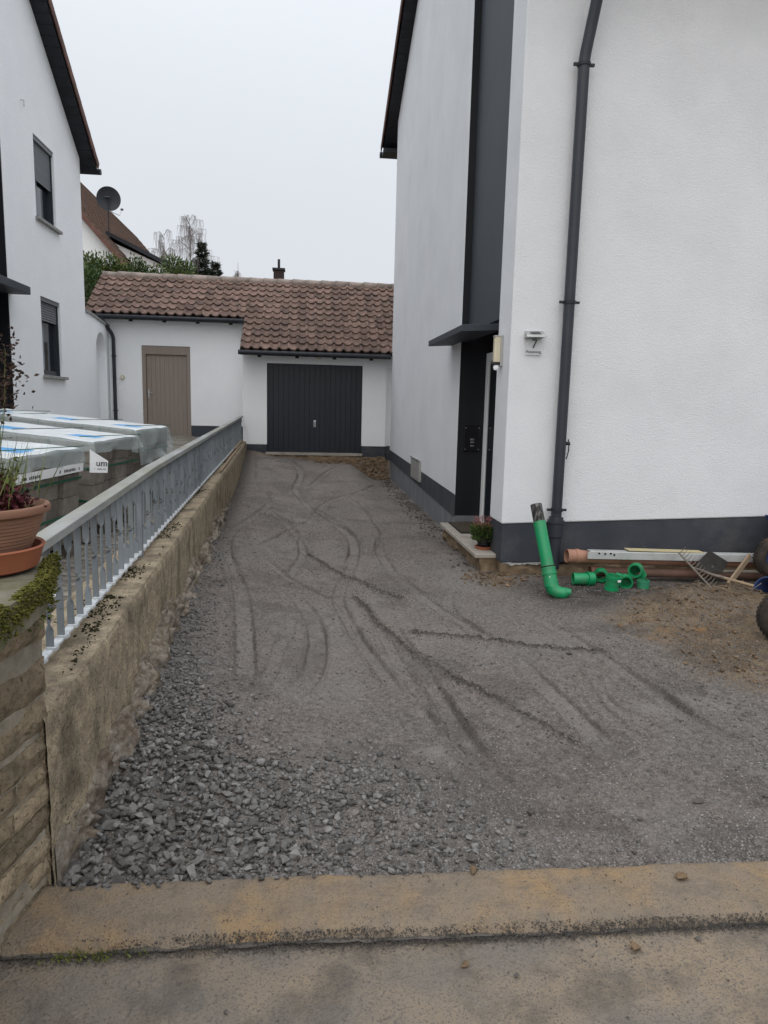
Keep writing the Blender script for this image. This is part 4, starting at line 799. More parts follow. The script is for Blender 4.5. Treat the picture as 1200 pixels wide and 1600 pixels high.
ey = 2.25; MB().add([(-.828, ey, -.2), (-1.12, ey, -.2), (-1.12, ey, .59), (-.828, ey, .59)], [(0, 1, 2, 3)]).build('wall_end', M['conc_wall'], rw)
# ragged footing exposed by the dig
yy = [2.26]
while yy[-1] < 10.5: yy.append(yy[-1] * 1.0035)
U, V = np.meshgrid(np.array(yy), np.linspace(0, 1, 22))
def ff(U, V):
    g = base_z(wallx(U) + .1, U); ht = np.clip(.13 + .16 * fbm(U, U * 0, 1.9, 521, 5, .6), .03, .28) * sst(11, 6.5, U); wd = (.02 + .07 * np.clip(.5 + 1.3 * fbm(U, U * 0, 2.6, 531, 4), 0, 1)) * sst(11, 5, U) * sst(2.28, 2.6, U) + .006
    z = g - .12 + (ht + .12) * np.minimum(1, V * 1.35); x = wallx(U) + wd * (1 - sst(.45, 1, V)) - .02 * sst(.8, 1, V)
    k = .085 * fbm(U, V * .22, 12, 541, 5, .62) + .03 * fbm(U, V * .3, 60, 551, 2); return x + k * (1 - V ** 4) * sst(2.25, 2.5, U), U, z + .55 * k
skin('footing', M['footing'], rw, U, V, ff, False)
# moss tufts lying on the wall top
r = np.random.default_rng(21); n = 7000; Y = 2.4 + 9.5 * r.random(n) ** 1.6; off = .03 + .22 * r.random(n); cl = fbm(off * 2, Y, 3.2, 77, 4) + .16 * r.random(n)
k = (cl > .14) & (off > .04 + .05 * r.random(n)); Y, off = Y[k], off[k]; S = .005 + .016 * r.random(len(Y)) ** 2
tag(scatter('moss', np.stack([wallx(Y) - off, Y, wz(Y) + .002 + 0 * Y], 1) , S, M['moss_d'], rw, 22), label='dark dry moss tufts on the wall top')
# timber battens left on the far end of the wall
for i, (y0, y1, d, h, q) in enumerate(((9.6, 14.8, .045, .012, .030), (11.2, 15.8, .11, .018, .036), (13.2, 16.1, .075, .045, .03))):
    lb = ('long thin batten lying along the wall edge', 'longest grey batten beside the railing foot', 'short batten lying on top of the others at the garage end')[i]
    M4 = [(float(wallx(y)) - d + e * q, y, wz(y) + h + f) for y in (y0, y1) for f in (0, .024) for e in (-.5, .5)]
    o = MB().add(M4, [(0, 2, 3, 1), (4, 5, 7, 6), (0, 1, 5, 4), (2, 6, 7, 3), (0, 4, 6, 2), (1, 3, 7, 5)]).build('timber_batten', M['wood'], bevel=.003, wl=M4[0]); tag(o, lb, 'batten', 'battens on the wall')
# railing
rxl = lambda y: -.97 - .035 * (y - 2.8); rzl = lambda y: float(np.interp(y, [2.3, 5, 16.4], [1.075, 1.145, 1.258]))
rail = thing('railing', (rxl(9), 9, .62), 'grey steel railing of twisted flat bars on the retaining wall', 'railing')
def bar(ys, w_, z0f, z1f, name, m, bev=.004):
    v = []; f = []
    for y in ys: x = rxl(y); v += [(x - w_ / 2, y, z0f(y)), (x + w_ / 2, y, z0f(y)), (x + w_ / 2, y, z1f(y)), (x - w_ / 2, y, z1f(y))]
    for i in range(len(ys) - 1):
        for k in range(4): f.append((4 * i + k, 4 * i + (k + 1) % 4, 4 * i + 4 + (k + 1) % 4, 4 * i + 4 + k))
    n = len(v); f += [(3, 2, 1, 0), (n - 4, n - 3, n - 2, n - 1)]
    return MB().add(v, f).build(name, m, rail, bevel=bev)
ysr = [2.34, 3, 4, 5, 7, 10, 13, 16.46]
bar(ysr, .075, lambda y: rzl(y) - .036, rzl, 'handrail', M['handrail'], .003)
bar(ysr, .03, lambda y: rzl(y) - .05, lambda y: rzl(y) - .037, 'top_bar', M['rail'], .002)
bar(ysr, .034, lambda y: wz(y) + .03, lambda y: wz(y) + .042, 'bottom_bar', M['rail_w'], .002)
def twisted(name, tw, th=.0065, wd=.028):
    """flat bar set across the fence line; tw = list of (height, half turns)"""
    v = []; f = []; zs = sorted(set([0, 1] + [round(float(q), 4) for zt, _ in tw for q in np.linspace(zt - .05, zt + .05, 11)]))
    for z in zs:
        a = math.pi / 2 + sum(tn * math.pi * float(sst(zt - .05, zt + .05, z)) for zt, tn in tw); c, s = math.cos(a), math.sin(a)
        for u, w_ in ((-1, -1), (1, -1), (1, 1), (-1, 1)): x, y = u * th / 2, w_ * wd / 2; v.append((x * c - y * s, x * s + y * c, z))
    for i in range(len(zs) - 1):
        for k in range(4): f.append((4 * i + k, 4 * i + (k + 1) % 4, 4 * i + 4 + (k + 1) % 4, 4 * i + 4 + k))
    return MB().add(v, f).mesh(name, M['rail'])
BV = [twisted('baluster', [(.44, 1)]), twisted('baluster', [(.74, .5), (.24, -.5)]), twisted('baluster', [(.52, 1)]), twisted('baluster', [(.80, .5), (.30, -.5)])]
k = 0; y = 2.60; PAD = MB().box(-.017, .021, -.020, .020, 0, .013).mesh('foot', M['rail_w'])
while y < 16.4:
    z0 = wz(y) + .03; h = rzl(y) - .045 - z0; o = inst('baluster', BV[k % 2 + 2 * (k // 2 % 2)], rail, (rxl(y), y, z0), (0, 0, R(random.gauss(0, 4))), (1, 1, h))
    inst('foot', PAD, o, (rxl(y) + .006, y, z0 + .012), (0, 0, 0), (1, 1, 1 / h)); y += .139; k += 1
for y in (4.52, 7.8, 11.1, 14.4): MB().box(rxl(y) - .018, rxl(y) + .018, y - .018, y + .018, wz(y) - .02, rzl(y) - .045).build('post', M['rail'], rail)
# stone pier with courses of split sandstone
pier = thing('stone_pier', (-1.07, 1.5, 0), 'coursed sandstone wall pier with mossy cap at the left street corner', 'pier')
pshear = lambda L_: [(p[0] - .19 * max(0, 2.27 - p[1]), p[1], p[2]) for p in L_]
o = rough_box(-1.32, -.834, .55, 2.285, -.3, 1.0, .014, 12, 61, .06); o.v = pshear(o.v); o.build('mortar_core', M['mortar'], pier, smooth=True)
def blockmesh(lx, ly, lz, seed):
    o = rough_box(-lx / 2, lx / 2, -ly / 2, ly / 2, -lz / 2, lz / 2, .013, 20, seed, .026)
    for i, p in enumerate(o.v):                                            # pillow the face
        e = min((ly / 2 - abs(p[1])) / .022, (lz / 2 - abs(p[2])) / .018); o.v[i] = (p[0] - (.012 * max(0, 1 - e) if p[0] > 0 else 0), p[1], p[2])
    return o
z = -.12; rs = np.random.default_rng(9); course = 0
while z < .985:
    h = min(float(rs.choice([.062, .075, .09, .125])), .998 - z); y = .55 - float(rs.uniform(0, .2))
    if h < .04: break
    while y < 2.28:
        ln = float(rs.uniform(.16, .5)); y1 = min(y + ln, 2.30)
        if 2.30 - y1 < .09: y1 = 2.30
        if y1 > .5:
            out_ = float(rs.uniform(0, .018)); o = blockmesh(.16, y1 - y - .009, h - .011, int(rs.integers(1e6)))
            c = (-.908 + out_, (y + y1) / 2, z + h / 2); o.v = pshear([tuple(Vector(p) + Vector(c)) for p in o.v]); o.build('stone', M['stone'], pier, smooth=True, wl=pshear([c])[0])
        y = y1
    z += h; course += 1
cap = rough_box(-1.37, -.717, .5, 2.335, 1.0, 1.09, .016, 8, 71, .035)
cap.v = [(p[0] - (.075 * float(sst(1.98, 2.335, p[1])) if p[0] > -1 else 0), p[1], p[2]) for p in cap.v]
CAPV = list(cap.v); cap.build('cap_slab', M['cap'], pier, smooth=True)
cv = np.array([p for p in CAPV if p[0] > -.86 and p[1] > 1.0 and p[2] > 1.005]); ed = cv[:, 0] + .075 * sst(1.98, 2.335, cv[:, 1]) > -.738; cv = cv[ed]
cv = cv[cv[:, 2] > 1.028]; i = r.integers(0, len(cv), 15000); P = cv[i] + np.stack([r.uniform(-.02, .006, len(i)), r.normal(0, .02, len(i)), r.normal(0, .014, len(i))], 1); k = (fbm(P[:, 1], P[:, 2] * 2, 5, 81, 4) > -.22) & (P[:, 2] < 1.10)
tag(scatter('moss', P[k], (.005 + .012 * r.random(len(i)) ** 2)[k], M['moss'], pier, 23), label='yellow green moss along the cap edge')
n = 500; Y = r.uniform(.8, 2.3, n); Z_ = r.uniform(.1, .93, n); k = fbm(Y, Z_, 4, 85, 3) > .26; tag(scatter('moss', np.stack([-.835 - .19 * np.maximum(0, 2.27 - Y), Y, Z_], 1)[k], (.006 + .008 * r.random(n))[k], M['moss'], pier, 24))
# ferny weed in the joint under the cap
def wf_(r): return ((-.79, 2.2 + r.normal(0, .05), .96 + r.normal(0, .025)), (1, r.normal(0, .5), r.uniform(-.6, .5)), r.uniform(.012, .028), .010)
t = thing('weed', (-.80, 2.16, .93), 'small green weed growing from the joint below the cap slab', 'weed'); blades('leaves', M['leaf_o'], t, 60, wf_, 31)
t = thing('weed', (-.7, 1.93, -.03), 'tiny green weed at the foot of the kerb strip', 'weed'); blades('leaves', M['leaf_o'], t, 120, lambda r: ((-.62 + r.normal(0, .08), 1.945 + r.normal(0, .012), -.03), (r.normal(0, .6), -.2, 1), r.uniform(.012, .03), .006), 32)

# ------------------------------------------------------------------ terracotta bowl on the pier
pc = (-.94, 2.15); pz = 1.092
t = thing('plant_saucer', (*pc, pz), 'orange clay saucer under the bowl on the pier cap', 'saucer')
MB().lathe([(0, 0), (.128, 0), (.150, .010), (.166, .062), (.172, .070), (.168, .075), (.160, .071), (.146, .022), (0, .016)], (*pc, pz), 48).build('dish', M['terra_s'], t, smooth=True)
t = thing('flower_bowl', (*pc, pz + .02), 'ribbed terracotta bowl of withered plants on the stone pier', 'flower pot')
prof = [(0, 0), (.10, 0), (.112, .008)]
for i in range(12):
    z = .018 + i * .0105; rr = .115 + .055 * (i / 11) ** .75; prof += [(rr, z), (rr + .0009, z + .006), (rr - .0004, z + .0115)]
prof += [(.178, .150), (.188, .154), (.191, .164), (.187, .174), (.177, .176), (.168, .168), (.158, .145), (0, .14)]
MB().lathe(prof, (*pc, pz + .018), 56).build('bowl', M['terra'], t, smooth=True)
MB().lathe([(0, .012), (.09, .008), (.165, -.004)], (*pc, pz + .018 + .152), 24).build('soil', M['earth'], t, smooth=True)
sz = pz + .175; rp = np.random.default_rng(41)
X = pc[0] + rp.normal(0, .08, 260); Y = pc[1] + rp.normal(0, .08, 260); k = np.hypot(X - pc[0], Y - pc[1]) < .15
scatter('leaf_litter', np.stack([X, Y, sz + .0 * X + .008 * rp.random(260)], 1)[k], (.008 + .03 * rp.random(260) ** 2)[k], M['clod'], t, 42)
def stemtube(mb, p0, d, ln, r0, bend, segs=6):
    pts = [Vector(p0)]; d = Vector(d).normalized()
    for i in range(segs): pts.append(pts[-1] + d * ln / segs); d = (d + Vector((rp.normal(0, bend), rp.normal(0, bend), rp.normal(0, bend * .4)))).normalized()
    mb.tube(pts, [r0 * (1 - .6 * i / segs) for i in range(segs + 1)], 5); return pts
st = MB(); dry = []; grn = []
for i in range(16):
    a = rp.uniform(0, 6.28); q = rp.uniform(.02, .12); pts = stemtube(st, (pc[0] + q * math.cos(a) + .01, pc[1] + q * math.sin(a), sz), (rp.normal(0, .16), rp.normal(0, .16), 1), rp.uniform(.16, .30), .0022, .12)
    grn += [tuple(p) for p in pts[2:]]
for i in range(8):
    a = rp.uniform(0, 6.28); q = rp.uniform(0, .08); pts = stemtube(st, (pc[0] + .03 + q * math.cos(a), pc[1] + q * math.sin(a), sz), (rp.normal(.05, .10), rp.normal(0, .15), 1), rp.uniform(.36, .50), .0018, .08); dry += [tuple(pts[-1]), tuple(pts[-2])]
st.build('stems', M['stem'], t)
blades('green_leaves', M['leaf_o'], t, 620, lambda r: (lambda p: ((p[0] + r.normal(0, .006), p[1] + r.normal(0, .006), p[2] + r.normal(0, .012)), (r.normal(0, 1), r.normal(0, 1), r.uniform(0, 1)), r.uniform(.012, .032), .008))(grn[r.integers(len(grn))]), 43)
blades('fine_grass', M['stem'], t, 420, lambda r: ((pc[0] + r.normal(-.02, .06), pc[1] + r.normal(0, .08), sz), (r.normal(0, .25), r.normal(0, .25), 1), r.uniform(.08, .24), .0035), 46)
blades('dry_flower_heads', M['dry'], t, 900, lambda r: (lambda p: ((p[0] + r.normal(0, .022), p[1] + r.normal(0, .022), p[2] + r.normal(0, .020)), (r.normal(0, 1), r.normal(0, 1), r.uniform(-.2, 1)), r.uniform(.010, .022), .010))(dry[r.integers(len(dry))]), 44)
blades('sedum', M['sedum'], t, 500, lambda r: ((pc[0] + .085 + r.normal(0, .028), pc[1] - .03 + r.normal(0, .03), sz + .01 + abs(r.normal(0, .028))), (r.normal(0, 1), r.normal(0, 1), r.uniform(.1, 1)), r.uniform(.012, .026), .013), 45)

# ------------------------------------------------------------------ pallets of pavers in the yard
TIL = R(4.86); MT = Matrix.Rotation(R(-7), 4, 'Z') @ Matrix.Rotation(TIL, 4, 'Y')
BX, BY, BZ = .2, .235, .16
PB = MB().box(-BX / 2 + .002, BX / 2 - .002, -BY / 2 + .002, BY / 2 - .002, -BZ / 2 + .002, BZ / 2 - .002)
PBm = [PB.mesh('paver', M['paver'])]
def wr(x, y, seed): return float(fbm(np.array([x]), np.array([y]), 3.2, seed, 3)[0])
def pallet(xr, y0, nx, ny, nz, label, oh_r, oh_f, seed, ends=True, lab=None):
    """right lower front corner at (xr, y0); local x<0 to the left"""
    T = Matrix.Translation((xr, y0, float(yard(xr, y0)) + .01)) @ MT
    Lx, Wy, H = nx * BX, ny * BY, nz * BZ; hb = .115
    t = thing('paver_pallet', tuple(T @ Vector((-Lx / 2, Wy / 2, 0))), label, 'pallet', 'pallets of paving blocks')
    base = MB()
    base.box(-Lx, 0, 0, .09, 0, .02).box(-Lx, 0, Wy / 2 - .05, Wy / 2 + .05, 0, .02).box(-Lx, 0, Wy - .09, Wy, 0, .02)
    pb = base.xf(T).build('pallet_base', M['wood_g'], t)
    for x in (-Lx, -Lx / 2 - .06, -.12):
        for y in (0, Wy / 2 - .05, Wy - .1): MB().box(x, x + .12, y, y + .1, .02, .09).xf(T).build('block', M['wood_g'], pb)
    n = int(Lx / .15)
    for i in range(n): MB().box(-Lx + i * Lx / n, -Lx + i * Lx / n + .1, 0, Wy, .09, hb).xf(T).build('deck_board', M['wood_g'], pb)
    MB().box(-Lx + .05, -BX + .01, BY - .01, Wy - BY + .01, hb, hb + H - .01).xf(T).build('stack_core', M['joint'], t)
    for i in range(nx):
        for j in range(ny):
            for q in range(nz):
                if i == nx - 1 or j == 0 or (q == nz - 1 and not ends):
                    p = T @ Vector((-Lx + (i + .5) * BX, (j + .5) * BY + random.gauss(0, .002), hb + (q + .5) * BZ)); p.x += random.gauss(0, .004) - (.035 if (i == nx - 1 and j % 2 == seed % 2) else 0)
                    o = inst('paver', PBm[0], t, p); o.rotation_euler = (Matrix.Rotation(random.gauss(0, .012), 4, 'Z') @ MT).to_euler()
    for zz in (hb + H * .30, hb + H * .68):
        MB().box(-Lx - .004, .006, -.006, -.002, zz, zz + .016).box(.003, .007, -.004, Wy + .004, zz, zz + .016).xf(T).build('strap', M['strap'], t)
    for xx in (-Lx * .28, -Lx * .75): MB().box(xx, xx + .016, -.006, -.002, hb, hb + H).xf(T).build('strap', M['strap'], t)
    # film: flat on top, folded over the edges
    su = np.concatenate([np.linspace(-Lx - .02, 0, 26), np.linspace(0, oh_r, 9)[1:]]); sv = np.concatenate([np.linspace(-oh_f, 0, 8)[:-1], np.linspace(0, Wy, 18), [Wy + .05, Wy + .1, Wy + .16]])
    U, V = np.meshgrid(su, sv); k1 = fbm(U, V, 3.2, seed, 3); k2 = fbm(U, V, 9, seed + 5, 2)
    ex = np.maximum(0, U); ef = np.maximum(0, -V) ; eb = np.maximum(0, V - Wy); ex2 = ex * (1 + .5 * k1); ef2 = ef * (1 + .6 * k1)
    X = np.minimum(U, 0) + .014 * (ex > 0) + ex * (.18 + .5 * np.maximum(0, k2)) ; Y = np.clip(V, 0, Wy) - (.014 * (ef > 0)) - ef * (.05 + .25 * np.maximum(0, k2)) + eb * .1
    Z = hb + H + .006 + .012 * np.maximum(0, k1 + .1) + .008 * k2 * (1 - (ex + ef > 0)) - np.maximum(np.maximum(ex2, ef2), eb) * .95
    P = np.stack([X.ravel(), Y.ravel(), Z.ravel()], 1); Mt = np.array(T); P = P @ Mt[:3, :3].T + Mt[:3, 3]
    me = npmesh('cover_film', P - np.array(W[t.name]), gridfaces(U.shape[1], U.shape[0]), M['film'], True); me.materials.append(M['film_c']); me.materials.append(M['film_b']); me.materials.append(M['ink'])
    uc = (U[:-1, :-1] + U[1:, 1:]) / 2; vc = (V[:-1, :-1] + V[1:, 1:]) / 2; mi = np.zeros(uc.shape, np.int32)
    mi[(uc > 0) | (vc < 0)] = 1
    for cxx in (-.22, -.85): mi[(np.abs(uc - cxx) < .10) & (np.abs(vc - Wy * .42) < .13) & (uc < 0)] = 2
    me.polygons.foreach_set('material_index', mi.ravel()); f = link(bpy.data.objects.new('cover_film', me), t, W[t.name])
    sm = f.modifiers.new('s', 'SUBSURF'); sm.levels = 1; sm.render_levels = 1
    for cxx in (-.02, -.52): # scribbled dark print lines on the film
        pts = [T @ Vector((cxx - .10 + .02 * i, .05 + (Wy - .1) * i / 8, hb + H + .028)) for i in range(9)]
        MB().tube(pts, .003, 4).build('strap', M['strap'] if cxx > -.1 else M['ink'], t)
    return t, T, Lx, Wy, hb + H
PX = 1.25 * math.cos(R(7)); PY = 1.25 * math.sin(R(7))
pA, TA, LxA, WyA, HA = pallet(-1.72, 4.20, 6, 4, 4, 'nearest paver pallet by the railing with printed flap on its film', .10, .10, 700)
pallet(-1.72 - PX, 4.20 + PY, 6, 4, 4, 'nearest row of paver pallets, the one further left behind the flower bowl', .08, .10, 710)
pallet(-1.61, 5.42, 6, 4, 4, 'middle paver pallet by the railing with film curled up at its end', .09, .09, 721)
pallet(-1.61 - PX, 5.42 + PY, 6, 4, 4, 'middle row of paver pallets, the one further left', .08, .10, 730)
pallet(-1.60, 6.72, 6, 4, 4, 'farthest paver pallet by the railing with film hanging over its end', .32, .10, 740)
pallet(-1.60 - PX, 6.72 + PY, 6, 4, 4, 'farthest row of paver pallets, the one nearer the white house', .08, .10, 750)
# printed flap on the near pallet
zA = HA
fm = TA @ Matrix.Translation((.055, WyA + .02, zA - .075)) @ Matrix.Rotation(R(28), 4, 'Z')
MB().add([tuple(fm @ Vector(p)) for p in ((-.005, 0, .075), (.12, .02, .0), (.12, .02, -.085), (.0, -.01, -.085), (-.005, .004, .075), (.12, .024, .0), (.12, .024, -.085), (.0, -.006, -.085))], [(0, 3, 2, 1), (4, 5, 6, 7)]).build('printed_flap', M['paper'], pA)
text_mesh('lettering', 'um', .062, M['ink'], pA, fm @ Matrix.Translation((.078, .008, -.018)) @ Matrix.Rotation(R(8), 4, 'Z') @ RX)
def scribble(M4, wd, h, n, seed):
    rr = random.Random(seed); mb = MB()
    for i in range(n):
        if rr.random() < .12: continue
        x = -wd / 2 + wd * i / n; mb.box(x, x + wd / n * .62, -.0022, -.0012, -h / 2, h / 2 * rr.uniform(.5, 1))
    mb.xf(M4).build('small_print', M['ink'], pA)
scribble(fm @ Matrix.Translation((.06, .006, -.058)) @ Matrix.Rotation(R(8), 4, 'Z'), .10, .007, 15, 1)
fm = TA @ Matrix.Translation((.034, .46, zA - .118)) @ Matrix.Rotation(R(90), 4, 'Z'); MB().box(-.46, .44, -.001, .002, -.028, .028).xf(fm).build('printed_band', M['paper'], pA)
scribble(fm @ Matrix.Translation((.24, 0, -.004)), .30, .020, 14, 2); scribble(fm @ Matrix.Translation((-.25, 0, -.004)), .26, .020, 12, 3)
t = thing('printed_sack', (-1.55, 3.85, yard(-1.55, 3.85)), 'crumpled red and black printed sack on the yard behind the railing', 'sack')
rough_box(-1.72, -1.36, 3.72, 3.98, yard(-1.5, 3.85) + .0, yard(-1.5, 3.85) + .06, .05, 8, 91, .04).build('sack', M['paper'], t, smooth=True)
for k in range(5): MB().box(-1.68 + k * .065, -1.64 + k * .065, 3.70, 3.704, yard(-1.5, 3.85) + .0, yard(-1.5, 3.85) + .06).build('print_block', (M['ink'], M['terra_s'])[k % 2], t)

# ------------------------------------------------------------------ drain pipes and tools by the front wall
def gz1(x, y): return float(drive_z(np.array([x]), np.array([y]))[0])
g0 = gz1(2.22, 5.95)
bt = Vector((2.185, 5.95, g0 + .10)); tp = Vector((2.09, 6.22, g0 + .79)); dv = (tp - bt).normalized()
t = thing('standing_drain_pipe', (2.19, 5.95, g0), 'tall green drain pipe standing tilted beside the house corner', 'pipe')
MB().pipe([bt + dv * .08, tp - dv * .16], .056, .004, 24).build('pipe', M['green_pipe'], t, smooth=True)
MB().tube([bt + dv * (-.01), bt + dv * .10, bt + dv * .101, bt + dv * .12, bt + dv * .121, bt + dv * .15, bt + dv * .151, bt + dv * .165], [.062, .062, .070, .070, .063, .063, .066, .066], 24).build('socket', M['green_pipe'], t, smooth=True)
MB().tube([bt + dv * .166, bt + dv * .176], .060, 24).build('seal_ring', M['rubber'], t, smooth=True)
MB().tube([bt + dv * .0, bt - dv * .035 + Vector((.01, 0, 0)), bt - dv * .06 + Vector((.045, -.01, .0)), bt - dv * .065 + Vector((.085, -.03, .005)), bt - dv * .06 + Vector((.105, -.035, .01)), bt - dv * .06 + Vector((.106, -.035, .01)), bt - dv * .058 + Vector((.15, -.05, .012))], [.062, .062, .058, .052, .050, .040, .026], 22).build('elbow', M['green_pipe'], t, smooth=True)
pl = bt + dv * .12 + Vector((.0, -.070, .0)); MB().box(pl.x - .02, pl.x + .02, pl.y - .003, pl.y + .004, pl.z - .05, pl.z - .02).build('sticker', M['paper'], t)
s0 = mat('scuffed black pipe end', (.02, .02, .02), (.16, .15, .14), 22, .6, .1, 60, stretch=(2, 2, .3), lo=.5, hi=.6)
MB().pipe([tp - dv * .17, tp], .052, .006, 22).build('pipe_end', s0, t, smooth=True)
MB().tube([tp - dv * .02, tp + dv * .003], .046, 22).build('stopper', M['wood_g'], t, smooth=True)
def bend_fitting(c, d0, d1, r, ln, label, m='green_pipe', long0=None):
    """short pipe bend: axis enters along d0 and leaves along d1"""
    c = Vector(c); d0 = Vector(d0).normalized(); d1 = Vector(d1).normalized(); a = c - d0 * (long0 or ln); e = c + d1 * ln
    t = thing('drain_fitting', tuple(c - Vector((0, 0, r))), label, 'pipe fitting', 'green drain fittings on the ground')
    mid = [c - d0 * ln * .35, c - d0 * ln * .1 + d1 * ln * .06, c + d1 * ln * .35]
    MB().pipe([a] + mid + [e], r, .005, 22).build('bend', M[m], t, smooth=True)
    MB().pipe([a, a + d0 * .05, a + d0 * .0505, a + d0 * .065], [r + .009, r + .009, r + .014, r + .014], .008, 22).build('socket', M[m], t, smooth=True)
    MB().pipe([e - d1 * .012, e], r + .003, .007, 22).build('rim', M[m], t, smooth=True); return t
G = lambda x, y: gz1(x, y)
bend_fitting((2.60, 6.30, G(2.6, 6.3) + .062), (-1, -.1, .03), (-1, .1, 0), .056, .08, 'green pipe sleeve lying on its side next to the downpipe', long0=.12)
bend_fitting((2.84, 6.42, G(2.84, 6.42) + .095), (.35, .9, .2), (.5, .2, -.8), .052, .08, 'green bend half hidden behind the upright socket')
t = thing('drain_fitting', (2.80, 6.08, G(2.80, 6.08)), 'green double socket standing upright in front of the other fittings', 'pipe fitting', 'green drain fittings on the ground'); c = Vector((2.80, 6.08, G(2.80, 6.08) - .005)); ax = Vector((.06, -.10, 1)).normalized()
MB().pipe([c, c + ax * .03, c + ax * .031, c + ax * .115, c + ax * .116, c + ax * .15], [.066, .066, .060, .060, .068, .068], .006, 24).build('sleeve', M['green_pipe'], t, smooth=True); MB().box(c.x + .02, c.x + .05, c.y - .083, c.y - .078, c.z + .10, c.z + .118).build('sticker', M['paper'], t)
bend_fitting((2.99, 6.22, G(2.99, 6.22) + .065), (.25, .95, .05), (-.75, .55, .1), .055, .08, 'green bend lying with its dark mouth towards the street')
bend_fitting((3.13, 6.27, G(3.13, 6.27) + .165), (.62, .78, .0), (.55, .25, -.75), .056, .09, 'topmost green bend of the heap with a wide open round mouth')
t = thing('drain_fitting', (3.15, 6.17, G(3.15, 6.17)), 'pale scuffed green collar under the topmost bend', 'pipe fitting', 'green drain fittings on the ground'); c = Vector((3.15, 6.17, G(3.15, 6.17) - .01)); MB().pipe([c, c + Vector((0, 0, .07)), c + Vector((0, 0, .071)), c + Vector((0, 0, .09))], [.056, .056, .060, .060], .005, 22).build('collar', M['green_dirty'], t, smooth=True)
# salmon pipes with aluminium profile and yellow plank on top
zg = .10
t = thing('salmon_drain_pipe', (3.5, 6.48, zg), 'long salmon drain pipe with socket lying along the plinth', 'pipe'); MB().pipe([(2.70, 6.46, zg + .085), (6.2, 6.50, zg - .02)], .055, .004, 20).build('pipe', M['salmon'], t, smooth=True)
MB().pipe([(2.50, 6.455, zg + .10), (2.58, 6.457, zg + .097), (2.581, 6.457, zg + .097), (2.62, 6.458, zg + .095), (2.621, 6.458, zg + .095), (2.72, 6.46, zg + .09)], [.066, .066, .072, .072, .066, .060], .006, 22).build('socket', M['salmon'], t, smooth=True)
t = thing('salmon_drain_pipe', (4.2, 6.36, .05), 'second salmon drain pipe lower down behind the rake', 'pipe'); MB().pipe([(2.75, 6.47, .045), (6.0, 6.42, -.02)], .045, .004, 18).build('pipe', M['salmon_shade'], t, smooth=True); MB().pipe([(2.75, 6.47, .045), (2.83, 6.469, .044)], .052, .006, 18).build('socket', M['salmon_shade'], t, smooth=True)
def beam(name, p0, p1, w_, h_, m, parent=None, bev=.003):
    p0, p1 = Vector(p0), Vector(p1); d = (p1 - p0); ln = d.length; d.normalize(); s = d.cross(Vector((0, 0, 1))).normalized(); u = s.cross(d)
    v = [p0 + d * a + s * bb + u * c for c in (-h_ / 2, h_ / 2) for a in (0, ln) for bb in (-w_ / 2, w_ / 2)]
    return MB().add([tuple(q) for q in v], [(0, 1, 3, 2), (4, 6, 7, 5), (0, 4, 5, 1), (2, 3, 7, 6), (0, 2, 6, 4), (1, 5, 7, 3)]).build(name, m, parent, bevel=bev)
t = thing('aluminium_profile', (3.5, 6.38, .22), 'pale aluminium profile with drilled holes leaning on the drain pipes', 'profile')
beam('web', (2.67, 6.355, .228), (5.6, 6.38, .165), .012, .070, M['alu'], t); beam('flange', (2.70, 6.405, .262), (5.6, 6.43, .199), .09, .008, M['alu'], t)
for x, z in ((2.78, .25), (2.84, .246), (2.895, .248), (2.93, .236)): MB().tube([(x, 6.352, z - .003), (x, 6.346, z - .003)], .0095, 10).build('hole', M['black'], t)
o = beam('yellow_plank', (3.08, 6.42, .272), (3.85, 6.43, .248), .10, .011, M['yellow']); tag(o, 'thin yellow plank resting on the aluminium profile', 'plank')
# rake
t = thing('garden_rake', (3.62, 6.0, .1), 'rusty garden rake leaning against the profile with tines up', 'rake')
ra, rb_ = Vector((3.50, 6.22, .285)), Vector((3.66, 5.88, .02)); MB().tube([ra, rb_], .009, 8).build('head_bar', M['wood_g'], t, smooth=True)
for k in range(14):
    p = ra.lerp(rb_, (k + .3) / 13.8); MB().tube([p, p + Vector((.035, .0, .028)), p + Vector((.062, .005, .062))], [.0045, .0042, .002], 6).build('tine', M['wood_g'], t)
mid = ra.lerp(rb_, .42); MB().tube([mid, mid + Vector((.07, -.02, -.02)), mid + Vector((.16, -.05, -.055)), mid + Vector((.26, -.1, -.075))], [.009, .011, .014, .016], 8).build('neck', M['rust'], t, smooth=True)
MB().tube([mid + Vector((.24, -.09, -.072)), mid + Vector((.5, -.22, -.13)), mid + Vector((1.0, -.50, -.15))], .015, 10).build('handle', M['wood'], t, smooth=True)
# spade
t = thing('spade', (3.95, 6.3, .15), 'dirty spade with dark blade standing behind the rake', 'spade')
bl = MB(); P = [(3.72, 6.28, .155), (3.87, 6.32, .285), (4.06, 6.30, .175), (3.95, 6.2, .10), (3.75, 6.2, .105)]
bl.add(P + [(p[0] + .004, p[1] + .012, p[2] - .002) for p in P], [(0, 1, 2, 3, 4), (9, 8, 7, 6, 5)] + [(i, 5 + i, 5 + (i + 1) % 5, (i + 1) % 5) for i in range(5)]).build('blade', M['blade'], t)
MB().tube([(3.87, 6.24, .14), (3.80, 6.22, .10), (4.4, 6.25, .09), (5.1, 6.25, .12)], [.02, .018, .016, .016], 10).build('handle', M['wood_g'], t, smooth=True)
o = beam('timber_board', (3.84, 5.93, .04), (4.22, 6.22, .25), .02, .065, M['wood']); tag(o, 'short pale board sticking up between the rake and the wheel', 'board')
